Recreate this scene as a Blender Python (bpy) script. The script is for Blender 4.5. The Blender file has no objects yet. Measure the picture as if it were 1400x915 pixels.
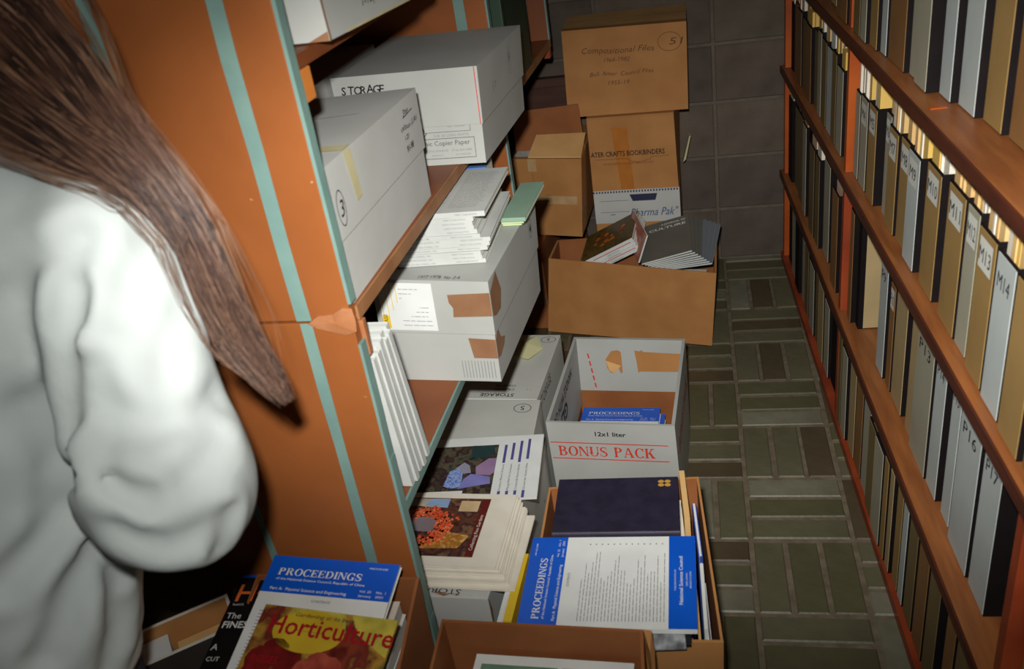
import bpy, bmesh, math, random
import numpy as np
from mathutils import Vector, Matrix, Euler

random.seed(7)
SC = bpy.context.scene
COL = SC.collection

# ---------------------------------------------------------------- camera
cam_d = bpy.data.cameras.new('camera')
cam_d.sensor_width = 36.0
cam_d.lens = 1240.18 / 1400 * 36.0
cam_d.clip_start = 0.02
cam = bpy.data.objects.new('camera', cam_d)
cam.location = (-0.0896, -1.4836, 1.5540)
cam.rotation_euler = (math.radians(61.2564), math.radians(7.9206), math.radians(9.2995))
COL.objects.link(cam)
SC.camera = cam
cam_d.dof.use_dof = True
cam_d.dof.focus_distance = 2.25
cam_d.dof.aperture_fstop = 5.6

# ---------------------------------------------------------------- world, lamps, exposure
W = bpy.data.worlds.new('dim_room')
SC.world = W
W.use_nodes = True
W.node_tree.nodes['Background'].inputs[0].default_value = (0.9, 0.8, 0.65, 1)
W.node_tree.nodes['Background'].inputs[1].default_value = 0.01

FLASH_AT = (-0.125, -1.460, 1.645)          # the photographer's flash, just above and beside the lens
FLASH_AIM = (-0.049, 0.892, 0.339)
def flash(name, watts, angle, wide):
    """the lamp head: its reflector throws a beam wider than it is high"""
    d = bpy.data.lights.new(name, 'SPOT')
    d.energy = watts; d.color = (1.0, 0.995, 0.965); d.shadow_soft_size = 0.02
    d.spot_size = math.radians(angle); d.spot_blend = 1.0
    o = bpy.data.objects.new(name, d); o.location = FLASH_AT; o.scale = (wide, 1, 1)
    o.rotation_euler = (Vector(FLASH_AIM) - Vector(FLASH_AT)).to_track_quat('-Z', 'Y').to_euler()
    COL.objects.link(o); return o
flash('camera_flash', 165, 48, 2.0)
flash('camera_flash_fill', 44, 130, 1.0)  # second wide spot added at the flash for a base level of light

SC.view_settings.view_transform = 'Standard'
SC.view_settings.look = 'None'
SC.view_settings.gamma = 1.0
SC.view_settings.use_curve_mapping = False
SC.view_settings.exposure = 0.0

# ---------------------------------------------------------------- helpers
def lin(c):
    c = c / 255.0
    return c / 12.92 if c <= 0.04045 else ((c + 0.055) / 1.055) ** 2.4
def rgb(r, g, b): return (lin(r), lin(g), lin(b), 1.0)

MATS = {}
def mat(name, c1, c2=None, scale=12.0, rough=0.6, bump=0.0, bscale=60.0, stretch=(1, 1, 1), spec=0.3, lo=0.35, hi=0.65, detail=5.0, speck=None):
    """procedural material: two colours mixed by noise, fine bump, optional small specks of a third colour"""
    if name in MATS: return MATS[name]
    m = bpy.data.materials.new(name); m.use_nodes = True
    nt = m.node_tree; p = nt.nodes['Principled BSDF']
    p.inputs['Roughness'].default_value = rough
    p.inputs['Specular IOR Level'].default_value = spec
    tc = nt.nodes.new('ShaderNodeTexCoord'); mp = nt.nodes.new('ShaderNodeMapping')
    mp.inputs['Scale'].default_value = stretch
    nt.links.new(tc.outputs['Object'], mp.inputs['Vector'])
    if c2 is None:
        c2 = tuple(min(1, x * 0.9) for x in c1[:3]) + (1,)
    nz = nt.nodes.new('ShaderNodeTexNoise'); nz.inputs['Scale'].default_value = scale; nz.inputs['Detail'].default_value = detail
    nt.links.new(mp.outputs[0], nz.inputs['Vector'])
    rp = nt.nodes.new('ShaderNodeValToRGB')
    rp.color_ramp.elements[0].position = lo; rp.color_ramp.elements[0].color = c1
    rp.color_ramp.elements[1].position = hi; rp.color_ramp.elements[1].color = c2
    nt.links.new(nz.outputs[0], rp.inputs[0])
    out = rp.outputs[0]
    if speck:
        n2 = nt.nodes.new('ShaderNodeTexNoise'); n2.inputs['Scale'].default_value = speck[1]; n2.inputs['Detail'].default_value = 3
        nt.links.new(mp.outputs[0], n2.inputs['Vector'])
        r2 = nt.nodes.new('ShaderNodeValToRGB')
        r2.color_ramp.elements[0].position = speck[2]; r2.color_ramp.elements[1].position = speck[2] + 0.02
        nt.links.new(n2.outputs[0], r2.inputs[0])
        mx = nt.nodes.new('ShaderNodeMixRGB'); mx.inputs[2].default_value = speck[0]
        nt.links.new(r2.outputs[0], mx.inputs[0]); nt.links.new(out, mx.inputs[1]); out = mx.outputs[0]
    nt.links.new(out, p.inputs['Base Color'])
    if bump:
        n3 = nt.nodes.new('ShaderNodeTexNoise'); n3.inputs['Scale'].default_value = bscale; n3.inputs['Detail'].default_value = 4
        nt.links.new(mp.outputs[0], n3.inputs['Vector'])
        bp = nt.nodes.new('ShaderNodeBump'); bp.inputs['Strength'].default_value = bump; bp.inputs['Distance'].default_value = 0.004
        nt.links.new(n3.outputs[0], bp.inputs['Height']); nt.links.new(bp.outputs[0], p.inputs['Normal'])
    MATS[name] = m
    return m

def blotch(name, cols, scale=30.0, rough=0.35, kind='noise', spec=0.4):
    """printed picture: several flat colours laid out by a noise or cell pattern"""
    if name in MATS: return MATS[name]
    m = bpy.data.materials.new(name); m.use_nodes = True
    nt = m.node_tree; p = nt.nodes['Principled BSDF']
    p.inputs['Roughness'].default_value = rough; p.inputs['Specular IOR Level'].default_value = spec
    tc = nt.nodes.new('ShaderNodeTexCoord')
    nz = nt.nodes.new('ShaderNodeTexNoise'); nz.inputs['Scale'].default_value = scale; nz.inputs['Detail'].default_value = 4
    nt.links.new(tc.outputs['Object'], nz.inputs['Vector'])
    src = nz.outputs[0]
    if kind == 'cell':
        vo = nt.nodes.new('ShaderNodeTexVoronoi'); vo.inputs['Scale'].default_value = scale
        mx = nt.nodes.new('ShaderNodeMixRGB'); mx.inputs[0].default_value = 0.12
        nt.links.new(tc.outputs['Object'], mx.inputs[1]); nt.links.new(nz.outputs[1], mx.inputs[2])
        nt.links.new(mx.outputs[0], vo.inputs['Vector'])
        sp = nt.nodes.new('ShaderNodeSeparateColor'); nt.links.new(vo.outputs['Color'], sp.inputs[0]); src = sp.outputs[0]
    rp = nt.nodes.new('ShaderNodeValToRGB')
    n = len(cols); a, b = (0.28, 0.72) if kind == 'noise' else (0.0, 1.0)
    el = rp.color_ramp.elements
    while len(el) < n: el.new(0.5)
    for i, c in enumerate(cols):
        el[i].position = a + (b - a) * i / (n - 1 if kind == 'noise' else n)
        el[i].color = c
    rp.color_ramp.interpolation = 'LINEAR' if kind == 'noise' else 'CONSTANT'
    nt.links.new(src, rp.inputs[0]); nt.links.new(rp.outputs[0], p.inputs['Base Color'])
    MATS[name] = m
    return m

def root_inv(o):
    return (Matrix.Translation(o.location) @ o.rotation_euler.to_matrix().to_4x4()).inverted()

def top_of(o):
    while o.parent: o = o.parent
    return o

def obj(name, verts, faces, m, parent=None, world=True, smooth=False, bevel=0.0):
    vs = [Vector(v) for v in verts]
    if parent is not None and world:
        M = root_inv(top_of(parent)); vs = [M @ v for v in vs]
    me = bpy.data.meshes.new(name)
    me.from_pydata([tuple(v) for v in vs], [], faces)
    if bevel:
        bm = bmesh.new(); bm.from_mesh(me)
        bmesh.ops.bevel(bm, geom=bm.edges[:], offset=bevel, segments=2, affect='EDGES', profile=0.6)
        bm.to_mesh(me); bm.free()
    me.update()
    if smooth: me.polygons.foreach_set('use_smooth', [True] * len(me.polygons))
    me.materials.append(m)
    o = bpy.data.objects.new(name, me); COL.objects.link(o)
    if parent is not None: o.parent = parent
    return o

def tag(o, label, cat, group=None):
    o['label'] = label; o['category'] = cat
    if group: o['group'] = group
    return o

def thing(name, label, cat, loc=(0, 0, 0), rot=(0, 0, 0), group=None):
    o = bpy.data.objects.new(name, None); COL.objects.link(o)
    o.empty_display_size = 0.05
    o.location = loc; o.rotation_euler = rot
    return tag(o, label, cat, group)

def structure(o): o['kind'] = 'structure'; return o

class MB:
    """collects shapes, then links them as one mesh"""
    def __init__(s): s.v = []; s.f = []; s.grid = 0
    def add(s, v, f):
        n = len(s.v); s.v += [tuple(x) for x in v]; s.f += [tuple(i + n for i in q) for q in f]; return s
    def box(s, a, b):
        (x0, y0, z0), (x1, y1, z1) = a, b
        return s.add([(x0, y0, z0), (x1, y0, z0), (x1, y1, z0), (x0, y1, z0), (x0, y0, z1), (x1, y0, z1), (x1, y1, z1), (x0, y1, z1)], BOXF)
    def hexa(s, bot, top):
        v = [V(x) for x in bot] + [V(x) for x in top]
        warp = max(abs((v[q[1]] - v[q[0]]).cross(v[q[3]] - v[q[0]]).normalized().dot(v[q[2]] - v[q[0]])) for q in BOXF)
        if warp < 3e-4: return s.add(v, BOXF)
        n = 6; s.grid = n                                  # warped board: bilinear grid, so that print lies flat on it
        for q in BOXF:
            a, b, c, d = (v[i] for i in q); pts = []
            for j in range(n + 1):
                for i in range(n + 1): pts.append(lerp(lerp(a, b, i / n), lerp(d, c, i / n), j / n))
            s.add(pts, [(j * (n + 1) + i, j * (n + 1) + i + 1, (j + 1) * (n + 1) + i + 1, (j + 1) * (n + 1) + i) for j in range(n) for i in range(n)])
        return s
    def obj(s, name, m, parent=None, world=True, **k):
        if s.grid: k.pop('bevel', None)
        return obj(name, s.v, s.f, m, parent, world, **k)
BOXF = [(0, 3, 2, 1), (4, 5, 6, 7), (0, 1, 5, 4), (1, 2, 6, 5), (2, 3, 7, 6), (3, 0, 4, 7)]

def V(*a): return Vector(a[0] if len(a) == 1 else a)
def lerp(a, b, t): return V(a) * (1 - t) + V(b) * t

class Patch:
    """a flat (or slightly warped) quad that print, tape and lettering are laid on; x to the right and y up in metres"""
    def __init__(s, LL, LR, UR, UL):
        s.c = [V(LL), V(LR), V(UR), V(UL)]
        s.W = ((s.c[1] - s.c[0]).length + (s.c[2] - s.c[3]).length) / 2
        s.H = ((s.c[3] - s.c[0]).length + (s.c[2] - s.c[1]).length) / 2
        s.n = (s.c[1] - s.c[0]).cross(s.c[3] - s.c[0]).normalized()
    def pt(s, x, y, off=0.0008):
        u, v = x / s.W, y / s.H
        return lerp(lerp(s.c[0], s.c[1], u), lerp(s.c[3], s.c[2], u), v) + s.n * off
    def sub(s, x0, y0, x1, y1, off=0.0): return Patch(s.pt(x0, y0, off), s.pt(x1, y0, off), s.pt(x1, y1, off), s.pt(x0, y1, off))
    def uv(s, u, v, off=0.0): return s.pt(u * s.W, v * s.H, off)

def polys(p, lst, off=0.0008):
    b = MB()
    for q in lst: b.add([p.pt(x, y, off) for x, y in q], [tuple(range(len(q)))])
    return b
def rect(x0, y0, x1, y1): return [(x0, y0), (x1, y0), (x1, y1), (x0, y1)]
def decal(p, name, lst, m, parent, off=0.0008, world=True): return polys(p, lst, off).obj(name, m, parent, world)
def frame_rects(x0, y0, x1, y1, w): return [rect(x0, y0, x1, y0 + w), rect(x0, y1 - w, x1, y1), rect(x0, y0 + w, x0 + w, y1 - w), rect(x1 - w, y0 + w, x1, y1 - w)]
def ring_poly(cx, cy, rx, ry, w, n=22):
    out = []
    for i in range(n):
        a, b = 2 * math.pi * i / n, 2 * math.pi * (i + 1) / n
        out.append([(cx + math.cos(a) * (rx - w), cy + math.sin(a) * (ry - w)), (cx + math.cos(a) * rx, cy + math.sin(a) * ry),
                    (cx + math.cos(b) * rx, cy + math.sin(b) * ry), (cx + math.cos(b) * (rx - w), cy + math.sin(b) * (ry - w))])
    return out
def stroke(pts, w):
    out = []
    for (x0, y0), (x1, y1) in zip(pts, pts[1:]):
        dx, dy = x1 - x0, y1 - y0; l = math.hypot(dx, dy) or 1e-9
        nx, ny = -dy / l * w / 2, dx / l * w / 2
        out.append([(x0 - nx, y0 - ny), (x1 - nx, y1 - ny), (x1 + nx, y1 + ny), (x0 + nx, y0 + ny)])
    return out

# lettering from the built-in vector font
_TXT = {}
def text_geo(s, bold=0.0):
    k = (s, bold)
    if k in _TXT: return _TXT[k]
    cu = bpy.data.curves.new('lettering', 'FONT'); cu.body = s; cu.size = 1.0; cu.resolution_u = 2; cu.offset = bold
    o = bpy.data.objects.new('lettering_tmp', cu); COL.objects.link(o)
    dg = bpy.context.evaluated_depsgraph_get(); dg.update()
    me = bpy.data.meshes.new_from_object(o.evaluated_get(dg))
    v = [(a.co.x, a.co.y) for a in me.vertices]; f = [tuple(p.vertices) for p in me.polygons]
    bpy.data.objects.remove(o); bpy.data.curves.remove(cu); bpy.data.meshes.remove(me)
    x0 = min(a[0] for a in v); x1 = max(a[0] for a in v); y0 = min(a[1] for a in v)
    v = [(a[0] - x0, a[1]) for a in v]
    _TXT[k] = (v, f, x1 - x0)
    return _TXT[k]

def text_into(b, p, s, x, y, h, width=None, rot=0.0, shear=0.0, bold=0.0, off=0.001, align='l', wob=0.0):
    """h is the capital height; width squeezes or stretches the line to that length"""
    v, f, w = text_geo(s, bold)
    sy = h / 0.72; sx = sy if width is None else width / w
    L = w * sx; ox = {'l': 0, 'c': -L / 2, 'r': -L}[align]
    c, sn = math.cos(rot), math.sin(rot); out = []
    for a, d in v:
        X, Y = ox + a * sx + d * sy * shear, d * sy
        if wob: Y += wob * math.sin(X / L * 9.0 + len(s)); X += wob * 0.6 * math.sin(Y / h * 2.3 + X / L * 14)
        out.append(p.pt(x + X * c - Y * sn, y + X * sn + Y * c, off))
    return b.add(out, f)
def text(p, name, s, x, y, h, m, parent, world=True, **k):
    b = MB(); text_into(b, p, s, x, y, h, **k); return b.obj(name, m, parent, world)

# a small serif capital alphabet (unit height), for the mastheads
def serif_polys(ch):
    T, t, s = 0.19, 0.075, 0.07            # thick stem, thin bar, serif overhang
    P = []
    def stem(x, w=T, y0=0, y1=1):
        P.append(rect(x, y0, x + w, y1))
        for yy in (y0, y1 - t): P.append(rect(x - s, yy, x + w + s, yy + t))
    def arc(cx, cy, rx, ry, a0, a1, th=T, n=14):
        for i in range(n):
            q = []
            for a in (a0 + (a1 - a0) * i / n, a0 + (a1 - a0) * (i + 1) / n):
                a = math.radians(a); q.append((math.cos(a), math.sin(a)))
            (c0, s0), (c1, s1) = q
            P.append([(cx + c0 * (rx - th), cy + s0 * (ry - t)), (cx + c0 * rx, cy + s0 * ry), (cx + c1 * rx, cy + s1 * ry), (cx + c1 * (rx - th), cy + s1 * (ry - t))])
    W = 0.8
    if ch in 'PRB':
        stem(s); arc(0.36, 0.75, 0.34, 0.25, -90, 90); P.append(rect(s, 0.925, 0.36, 1)); P.append(rect(s, 0.5, 0.36, 0.575)); W = 0.76
        if ch == 'R': P.append([(0.34, 0.52), (0.56, 0.52), (0.86, 0.0), (0.62, 0.0)]); W = 0.86
        if ch == 'B': arc(0.38, 0.27, 0.38, 0.28, -90, 90); P.append(rect(s, 0, 0.38, t)); W = 0.80
    elif ch == 'O': arc(0.43, 0.5, 0.43, 0.52, 0, 360, n=28); W = 0.86
    elif ch in 'CG':
        arc(0.43, 0.5, 0.43, 0.52, 42, 318, n=22); P.append(rect(0.68, 0.66, 0.75, 0.99)); W = 0.78
        if ch == 'G': P.append(rect(0.56, 0.02, 0.75, 0.42)); P.append(rect(0.48, 0.37, 0.82, 0.42)); W = 0.84
        else: P.append(rect(0.70, 0.05, 0.75, 0.22))
    elif ch == 'E':
        stem(s); P.append(rect(s, 0, 0.68, t)); P.append(rect(s, 1 - t, 0.66, 1)); P.append(rect(s, 0.47, 0.5, 0.47 + t))
        P.append(rect(0.63, 0, 0.70, 0.3)); P.append(rect(0.60, 0.72, 0.67, 1)); P.append(rect(0.46, 0.37, 0.52, 0.65)); W = 0.72
    elif ch == 'D': stem(s); arc(0.36, 0.5, 0.47, 0.5, -90, 90); P.append(rect(s, 0, 0.36, t)); P.append(rect(s, 1 - t, 0.36, 1)); W = 0.86
    elif ch == 'I': stem(s); W = 0.33
    elif ch == 'N':
        stem(0.07, 0.08); stem(0.72, 0.08); P.append([(0.05, 1), (0.27, 1), (0.80, 0), (0.66, 0)]); W = 0.88
    elif ch == 'S':
        arc(0.33, 0.74, 0.31, 0.27, 40, 250, T * 0.9); arc(0.33, 0.26, 0.33, 0.27, -140, 80, T * 0.9)
        P.append([(0.14, 0.55), (0.30, 0.66), (0.54, 0.45), (0.38, 0.36)]); P.append(rect(0.55, 0.68, 0.60, 0.98)); P.append(rect(0.02, 0.02, 0.07, 0.34)); W = 0.68
    elif ch == 'U':
        stem(0.07, T, 0.3, 1); stem(0.68, 0.08, 0.3, 1); P.append(rect(0.0, 0.3, 0.01, 0.31)); arc(0.415, 0.34, 0.345, 0.35, 180, 360, 0.13); W = 0.84
    elif ch == 'A':
        P.append([(0.36, 1), (0.46, 1), (0.12, 0), (0.05, 0)]); P.append([(0.36, 1), (0.50, 1), (0.86, 0), (0.64, 0)]); P.append(rect(0.2, 0.3, 0.68, 0.3 + t))
        P.append(rect(0.0, 0, 0.22, t)); P.append(rect(0.56, 0, 0.92, t)); W = 0.9
    elif ch == 'K':
        stem(s); P.append([(0.24, 0.42), (0.34, 0.42), (0.74, 1), (0.62, 1)]); P.append([(0.34, 0.56), (0.48, 0.66), (0.86, 0), (0.60, 0)]); P.append(rect(0.5, 1 - t, 0.84, 1)); P.append(rect(0.54, 0, 0.9, t)); W = 0.88
    elif ch == ' ': W = 0.42
    return P, W
def serif_into(b, p, s, x, y, h, width, off=0.001, align='l', slant=0.0):
    tot = sum(serif_polys(c)[1] + 0.08 for c in s) - 0.08
    k = width / tot
    if align == 'c': x -= width / 2
    cx = 0.0
    for c in s:
        P, w = serif_polys(c)
        for q in P: b.add([p.pt(x + (cx + a) * k + d * h * slant, y + d * h, off) for a, d in q], [tuple(range(len(q)))])
        cx += w + 0.08
    return b

def line_print(p, x0, y0, x1, y1, n, th, mn=0.4, seed=1, vertical=False):
    """rows of tiny unreadable print, as thin bars"""
    r = random.Random(seed); out = []
    for i in range(n):
        y = y1 - (y1 - y0) * (i + 0.5) / n
        x = x0
        end = x0 + (x1 - x0) * r.uniform(mn, 1.0)
        while x < end:
            l = r.uniform(0.006, 0.02); e = min(end, x + l)
            out.append(rect(x, y - th / 2, e, y + th / 2)); x = e + 0.0022
    return out

# box helpers -----------------------------------------------------
def quad_at(fr, br, fl, bl, z): return [V(fl[0], fl[1], z), V(fr[0], fr[1], z), V(br[0], br[1], z), V(bl[0], bl[1], z)]   # order FL FR BR BL
def grow(q, d):
    c = sum((V(x) for x in q), V(0, 0, 0)) / 4
    return [V(x) + Vector(((V(x) - c).x, (V(x) - c).y, 0)).normalized() * d * 1.414 for x in q]
def face_front(b, t): return Patch(b[0], b[1], t[1], t[0])
def face_right(b, t): return Patch(b[1], b[2], t[2], t[1])
def face_top(t): return Patch(t[0], t[1], t[2], t[3])
def base_of(q): 
    c = sum((V(x) for x in q), V(0, 0, 0)) / 4
    return (c.x, c.y, min(x[2] for x in q))

def slab(p, th, b):
    """a sheet of thickness th standing on patch p along its normal"""
    lo = [p.uv(u, v, 0) for u, v in ((0, 0), (1, 0), (1, 1), (0, 1))]; hi = [p.uv(u, v, th) for u, v in ((0, 0), (1, 0), (1, 1), (0, 1))]
    return b.hexa(lo, hi)

def lidded_box(name, label, cat, bot, top, lid_frac, m_body, m_lid, group=None, edge=None):
    """closed carton with a slip-over lid; lid_frac is the height fraction where the lid ends"""
    r = thing(name, label, cat, base_of(bot), (0, 0, 0), group)
    mid = [lerp(a, b, lid_frac) for a, b in zip(bot, top)]
    topi = [lerp(a, b, 0.985) for a, b in zip(bot, top)]
    bo = MB().hexa(bot, topi).obj('body', m_body, r, bevel=0.0025)
    ml = grow(mid, 0.0035); tl = grow(top, 0.0035)
    b = MB().hexa(ml, tl)
    ld = b.obj('lid', m_lid, r, bevel=0.0022)
    return r, bo, ld, ml, tl

def open_carton(name, label, bot, top, m, m_in=None, th=0.005, walls='FRBL', group=None, m_edge=None, cat='box'):
    """carton without lid: bottom and four side panels, each a board of its own"""
    r = thing(name, label, cat, base_of(bot), (0, 0, 0), group)
    m_in = m_in or m
    bi = grow(bot, -th); ti = grow(top, -th)
    up = V(0, 0, th)
    MB().hexa(bi, [x + up for x in bi]).obj('bottom_panel', m, r)
    names = dict(F=(0, 1), R=(1, 2), B=(2, 3), L=(3, 0)); res = {}
    for k, (i, j) in names.items():
        b = MB().hexa([bot[i], bot[j], bi[j], bi[i]], [top[i], top[j], ti[j], ti[i]])
        res[k] = b.obj('side_panel', m, r)
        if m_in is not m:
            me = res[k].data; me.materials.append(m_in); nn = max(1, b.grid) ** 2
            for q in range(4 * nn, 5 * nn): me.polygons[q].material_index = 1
    return r, res, bi, ti

# ---------------------------------------------------------------- materials
M_PAINT = mat('brown_paint', rgb(144, 83, 42), rgb(132, 75, 37), scale=5, rough=0.42, bump=0.12, bscale=35, speck=(rgb(190, 150, 105), 42, 0.735))
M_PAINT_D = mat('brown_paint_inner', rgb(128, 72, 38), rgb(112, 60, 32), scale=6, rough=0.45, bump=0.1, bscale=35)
M_TEAL = mat('teal_paint', rgb(114, 142, 133), rgb(102, 130, 124), scale=9, rough=0.5, bump=0.15, bscale=50)
M_FILL = mat('wood_filler', rgb(164, 112, 76), rgb(146, 90, 54), scale=14, rough=0.6, bump=0.3)
M_SHELF_R = mat('varnished_board', rgb(146, 89, 47), rgb(120, 69, 35), scale=7, rough=0.42, bump=0.08, stretch=(6, 0.7, 6), spec=0.45)
M_SHELF_E = mat('worn_board_edge', rgb(84, 40, 24), rgb(66, 30, 18), scale=10, rough=0.5, stretch=(5, 0.6, 5))
M_ORANGE = mat('orange_paint', rgb(176, 84, 30), rgb(156, 68, 24), scale=6, rough=0.4, bump=0.08)
M_RED = mat('red_oxide_paint', rgb(150, 66, 34), rgb(120, 46, 26), scale=6, rough=0.42)
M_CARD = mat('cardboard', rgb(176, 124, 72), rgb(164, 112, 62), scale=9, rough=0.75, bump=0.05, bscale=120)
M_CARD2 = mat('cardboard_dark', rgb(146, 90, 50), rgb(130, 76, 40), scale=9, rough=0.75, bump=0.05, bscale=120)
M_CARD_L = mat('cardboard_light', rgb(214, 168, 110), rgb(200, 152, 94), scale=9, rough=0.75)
M_KTAPE = mat('brown_packing_tape', rgb(142, 104, 76), rgb(132, 94, 67), scale=20, rough=0.4)
M_AMBER = mat('amber_tape', rgb(176, 110, 46), rgb(166, 100, 40), scale=20, rough=0.35)
M_CLEAR = mat('clear_tape', rgb(190, 158, 118), rgb(178, 142, 100), scale=26, rough=0.22, spec=0.6)
M_MASK = mat('masking_tape', rgb(188, 178, 138), rgb(176, 166, 126), scale=20, rough=0.6)
M_WBOX = mat('white_board', rgb(184, 184, 179), rgb(174, 174, 168), scale=6, rough=0.6, bump=0.04, speck=(rgb(150, 146, 138), 30, 0.76))
M_WBOX2 = mat('white_board_bright', rgb(173, 174, 169), rgb(164, 165, 159), scale=6, rough=0.55)
M_GBOX = mat('grey_white_board', rgb(190, 190, 182), rgb(178, 178, 170), scale=6, rough=0.6, speck=(rgb(140, 138, 130), 28, 0.74))
M_PAPER = mat('white_paper', rgb(218, 220, 216), rgb(208, 210, 206), scale=14, rough=0.6)
M_AGED = mat('dull_white_paper', rgb(190, 192, 187), rgb(180, 182, 177), scale=14, rough=0.65)
M_CREAM = mat('cream_paper', rgb(220, 213, 198), rgb(210, 201, 184), scale=14, rough=0.65)
M_PAGES = mat('page_edges', rgb(220, 216, 204), rgb(196, 192, 180), scale=5, rough=0.7, stretch=(2, 2, 260))
M_PAGES_V = mat('page_edges_upright', rgb(222, 212, 190), rgb(190, 176, 148), scale=4, rough=0.7, stretch=(2, 200, 2))
M_BUFF = mat('buff_paper', rgb(212, 178, 120), rgb(196, 160, 104), scale=10, rough=0.65)
M_MANILA = mat('manila_card', rgb(206, 168, 112), rgb(196, 156, 100), scale=10, rough=0.65)
M_YEL = mat('yellow_note', rgb(220, 216, 168), rgb(212, 208, 158), scale=10, rough=0.6)
M_INK = mat('black_ink', rgb(26, 24, 28), rough=0.6)
M_INK2 = mat('faded_ink', rgb(86, 82, 80), rough=0.7)
M_INK3 = mat('grey_print', rgb(132, 132, 130), rough=0.7)
M_PENCIL = mat('brown_ink_on_card', rgb(98, 62, 38), rough=0.7)
M_REDINK = mat('red_print', rgb(208, 62, 46), rgb(196, 56, 42), rough=0.5)
M_BLUEP = mat('blue_print', rgb(16, 88, 198), rgb(12, 78, 184), scale=8, rough=0.32, spec=0.5)
M_NAVY = mat('navy_cloth', rgb(42, 37, 54), rgb(34, 30, 45), scale=40, rough=0.5, bump=0.12, bscale=300)
M_GOLD = mat('gilt', rgb(186, 142, 62), rough=0.4)
M_BLACK = mat('black_binding', rgb(22, 15, 16), rgb(16, 11, 12), scale=20, rough=0.75, spec=0.12)
M_VIOLET = mat('violet_print', rgb(84, 78, 138), rough=0.5)
M_YELP = mat('yellow_print', rgb(226, 190, 52), rgb(214, 178, 44), rough=0.5)
M_GREEN = mat('dark_green_cloth', rgb(44, 66, 48), rgb(36, 56, 42), scale=8, rough=0.55)
M_GCOV = mat('pale_green_cover', rgb(142, 168, 146), rgb(128, 156, 136), scale=8, rough=0.4)
M_GCOV2 = mat('lime_cover_edge', rgb(196, 212, 160), rough=0.5)
M_BCOV = mat('steel_blue_cover', rgb(92, 124, 176), rgb(80, 112, 164), scale=8, rough=0.4)
M_GREY = mat('slate_cover', rgb(98, 98, 90), rgb(88, 88, 82), scale=8, rough=0.38, spec=0.5)
M_GREY2 = mat('blue_grey_cover', rgb(112, 118, 122), rgb(98, 104, 110), scale=8, rough=0.4)
M_DKWOOD = mat('dark_stained_plank', rgb(78, 46, 34), rgb(60, 34, 26), scale=6, rough=0.55, stretch=(1, 6, 6))
SP = dict(tan=mat('tan_spine', rgb(150, 120, 72), rgb(138, 110, 64), scale=9, rough=0.55),
          buff=mat('buff_spine', rgb(166, 144, 104), rgb(154, 134, 96), scale=9, rough=0.55),
          grey=mat('grey_spine', rgb(158, 154, 134), rgb(148, 144, 126), scale=9, rough=0.55),
          white=mat('white_spine', rgb(176, 182, 178), rgb(164, 170, 168), scale=9, rough=0.55),
          brown=mat('brown_spine', rgb(134, 96, 56), rgb(122, 86, 50), scale=9, rough=0.55),
          black=M_BLACK, olive=mat('olive_spine', rgb(116, 98, 62), rgb(104, 88, 56), scale=9, rough=0.55))

# ---------------------------------------------------------------- setting
S = 0.236
M_MORTAR = mat('mortar', rgb(117, 105, 86), rgb(97, 86, 69), scale=30, rough=0.85, bump=0.3, bscale=90)
M_BRICKS = [mat('paver_%s' % n, rgb(*a), rgb(*b), scale=7, rough=r, bump=0.4, bscale=38, lo=0.25, hi=0.75, speck=(rgb(136, 126, 104), 14, 0.66))
            for n, a, b, r in (('slate', (103, 99, 76), (80, 77, 58), 0.45), ('olive', (94, 91, 66), (74, 71, 51), 0.45), ('umber', (88, 77, 57), (68, 58, 42), 0.48), ('worn', (130, 128, 110), (90, 87, 68), 0.42))]
fl_v = MB().box((-2.2, -3.0, -0.12), (1.2, 1.86, -0.0035)).obj('floor', M_MORTAR)
structure(fl_v)
BR = {}
def brick_mesh(w, d, m):
    k = (round(w, 4), round(d, 4), m.name)
    if k in BR: return BR[k]
    h, c = 0.0105, 0.0035
    v = [(0, 0, -h), (w, 0, -h), (w, d, -h), (0, d, -h), (0, 0, -c), (w, 0, -c), (w, d, -c), (0, d, -c), (c, c, 0), (w - c, c, 0), (w - c, d - c, 0), (c, d - c, 0)]
    f = [(0, 1, 5, 4), (1, 2, 6, 5), (2, 3, 7, 6), (3, 0, 4, 7), (4, 5, 9, 8), (5, 6, 10, 9), (6, 7, 11, 10), (7, 4, 8, 11), (8, 9, 10, 11)]
    me = bpy.data.meshes.new('brick'); me.from_pydata(v, [], f); me.materials.append(m); BR[k] = me
    return me
rb = random.Random(3)
J = 0.011
for ci in range(-3, 2):
    for ri in range(-6, 8):
        upright = (ci + ri) % 2 == 0
        for k in range(3):
            m = M_BRICKS[rb.choice([0, 0, 1, 1, 2, 3])]
            e = rb.uniform(-0.0012, 0.0012)
            if upright: x, y, w, d = ci * S + k * S / 3 + J / 2, ri * S + J / 2, S / 3 - J, S - J
            else:       x, y, w, d = ci * S + J / 2, ri * S + k * S / 3 + J / 2, S - J, S / 3 - J
            if y + d > 1.846: d = 1.846 - y
            if d < 0.02: continue
            o = bpy.data.objects.new('brick', brick_mesh(w, d, m)); COL.objects.link(o)
            o.location = (x + rb.uniform(-.001, .001), y + rb.uniform(-.001, .001), e); o.rotation_euler = (rb.uniform(-.004, .004), rb.uniform(-.004, .004), rb.uniform(-.006, .006)); o.parent = fl_v

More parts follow.
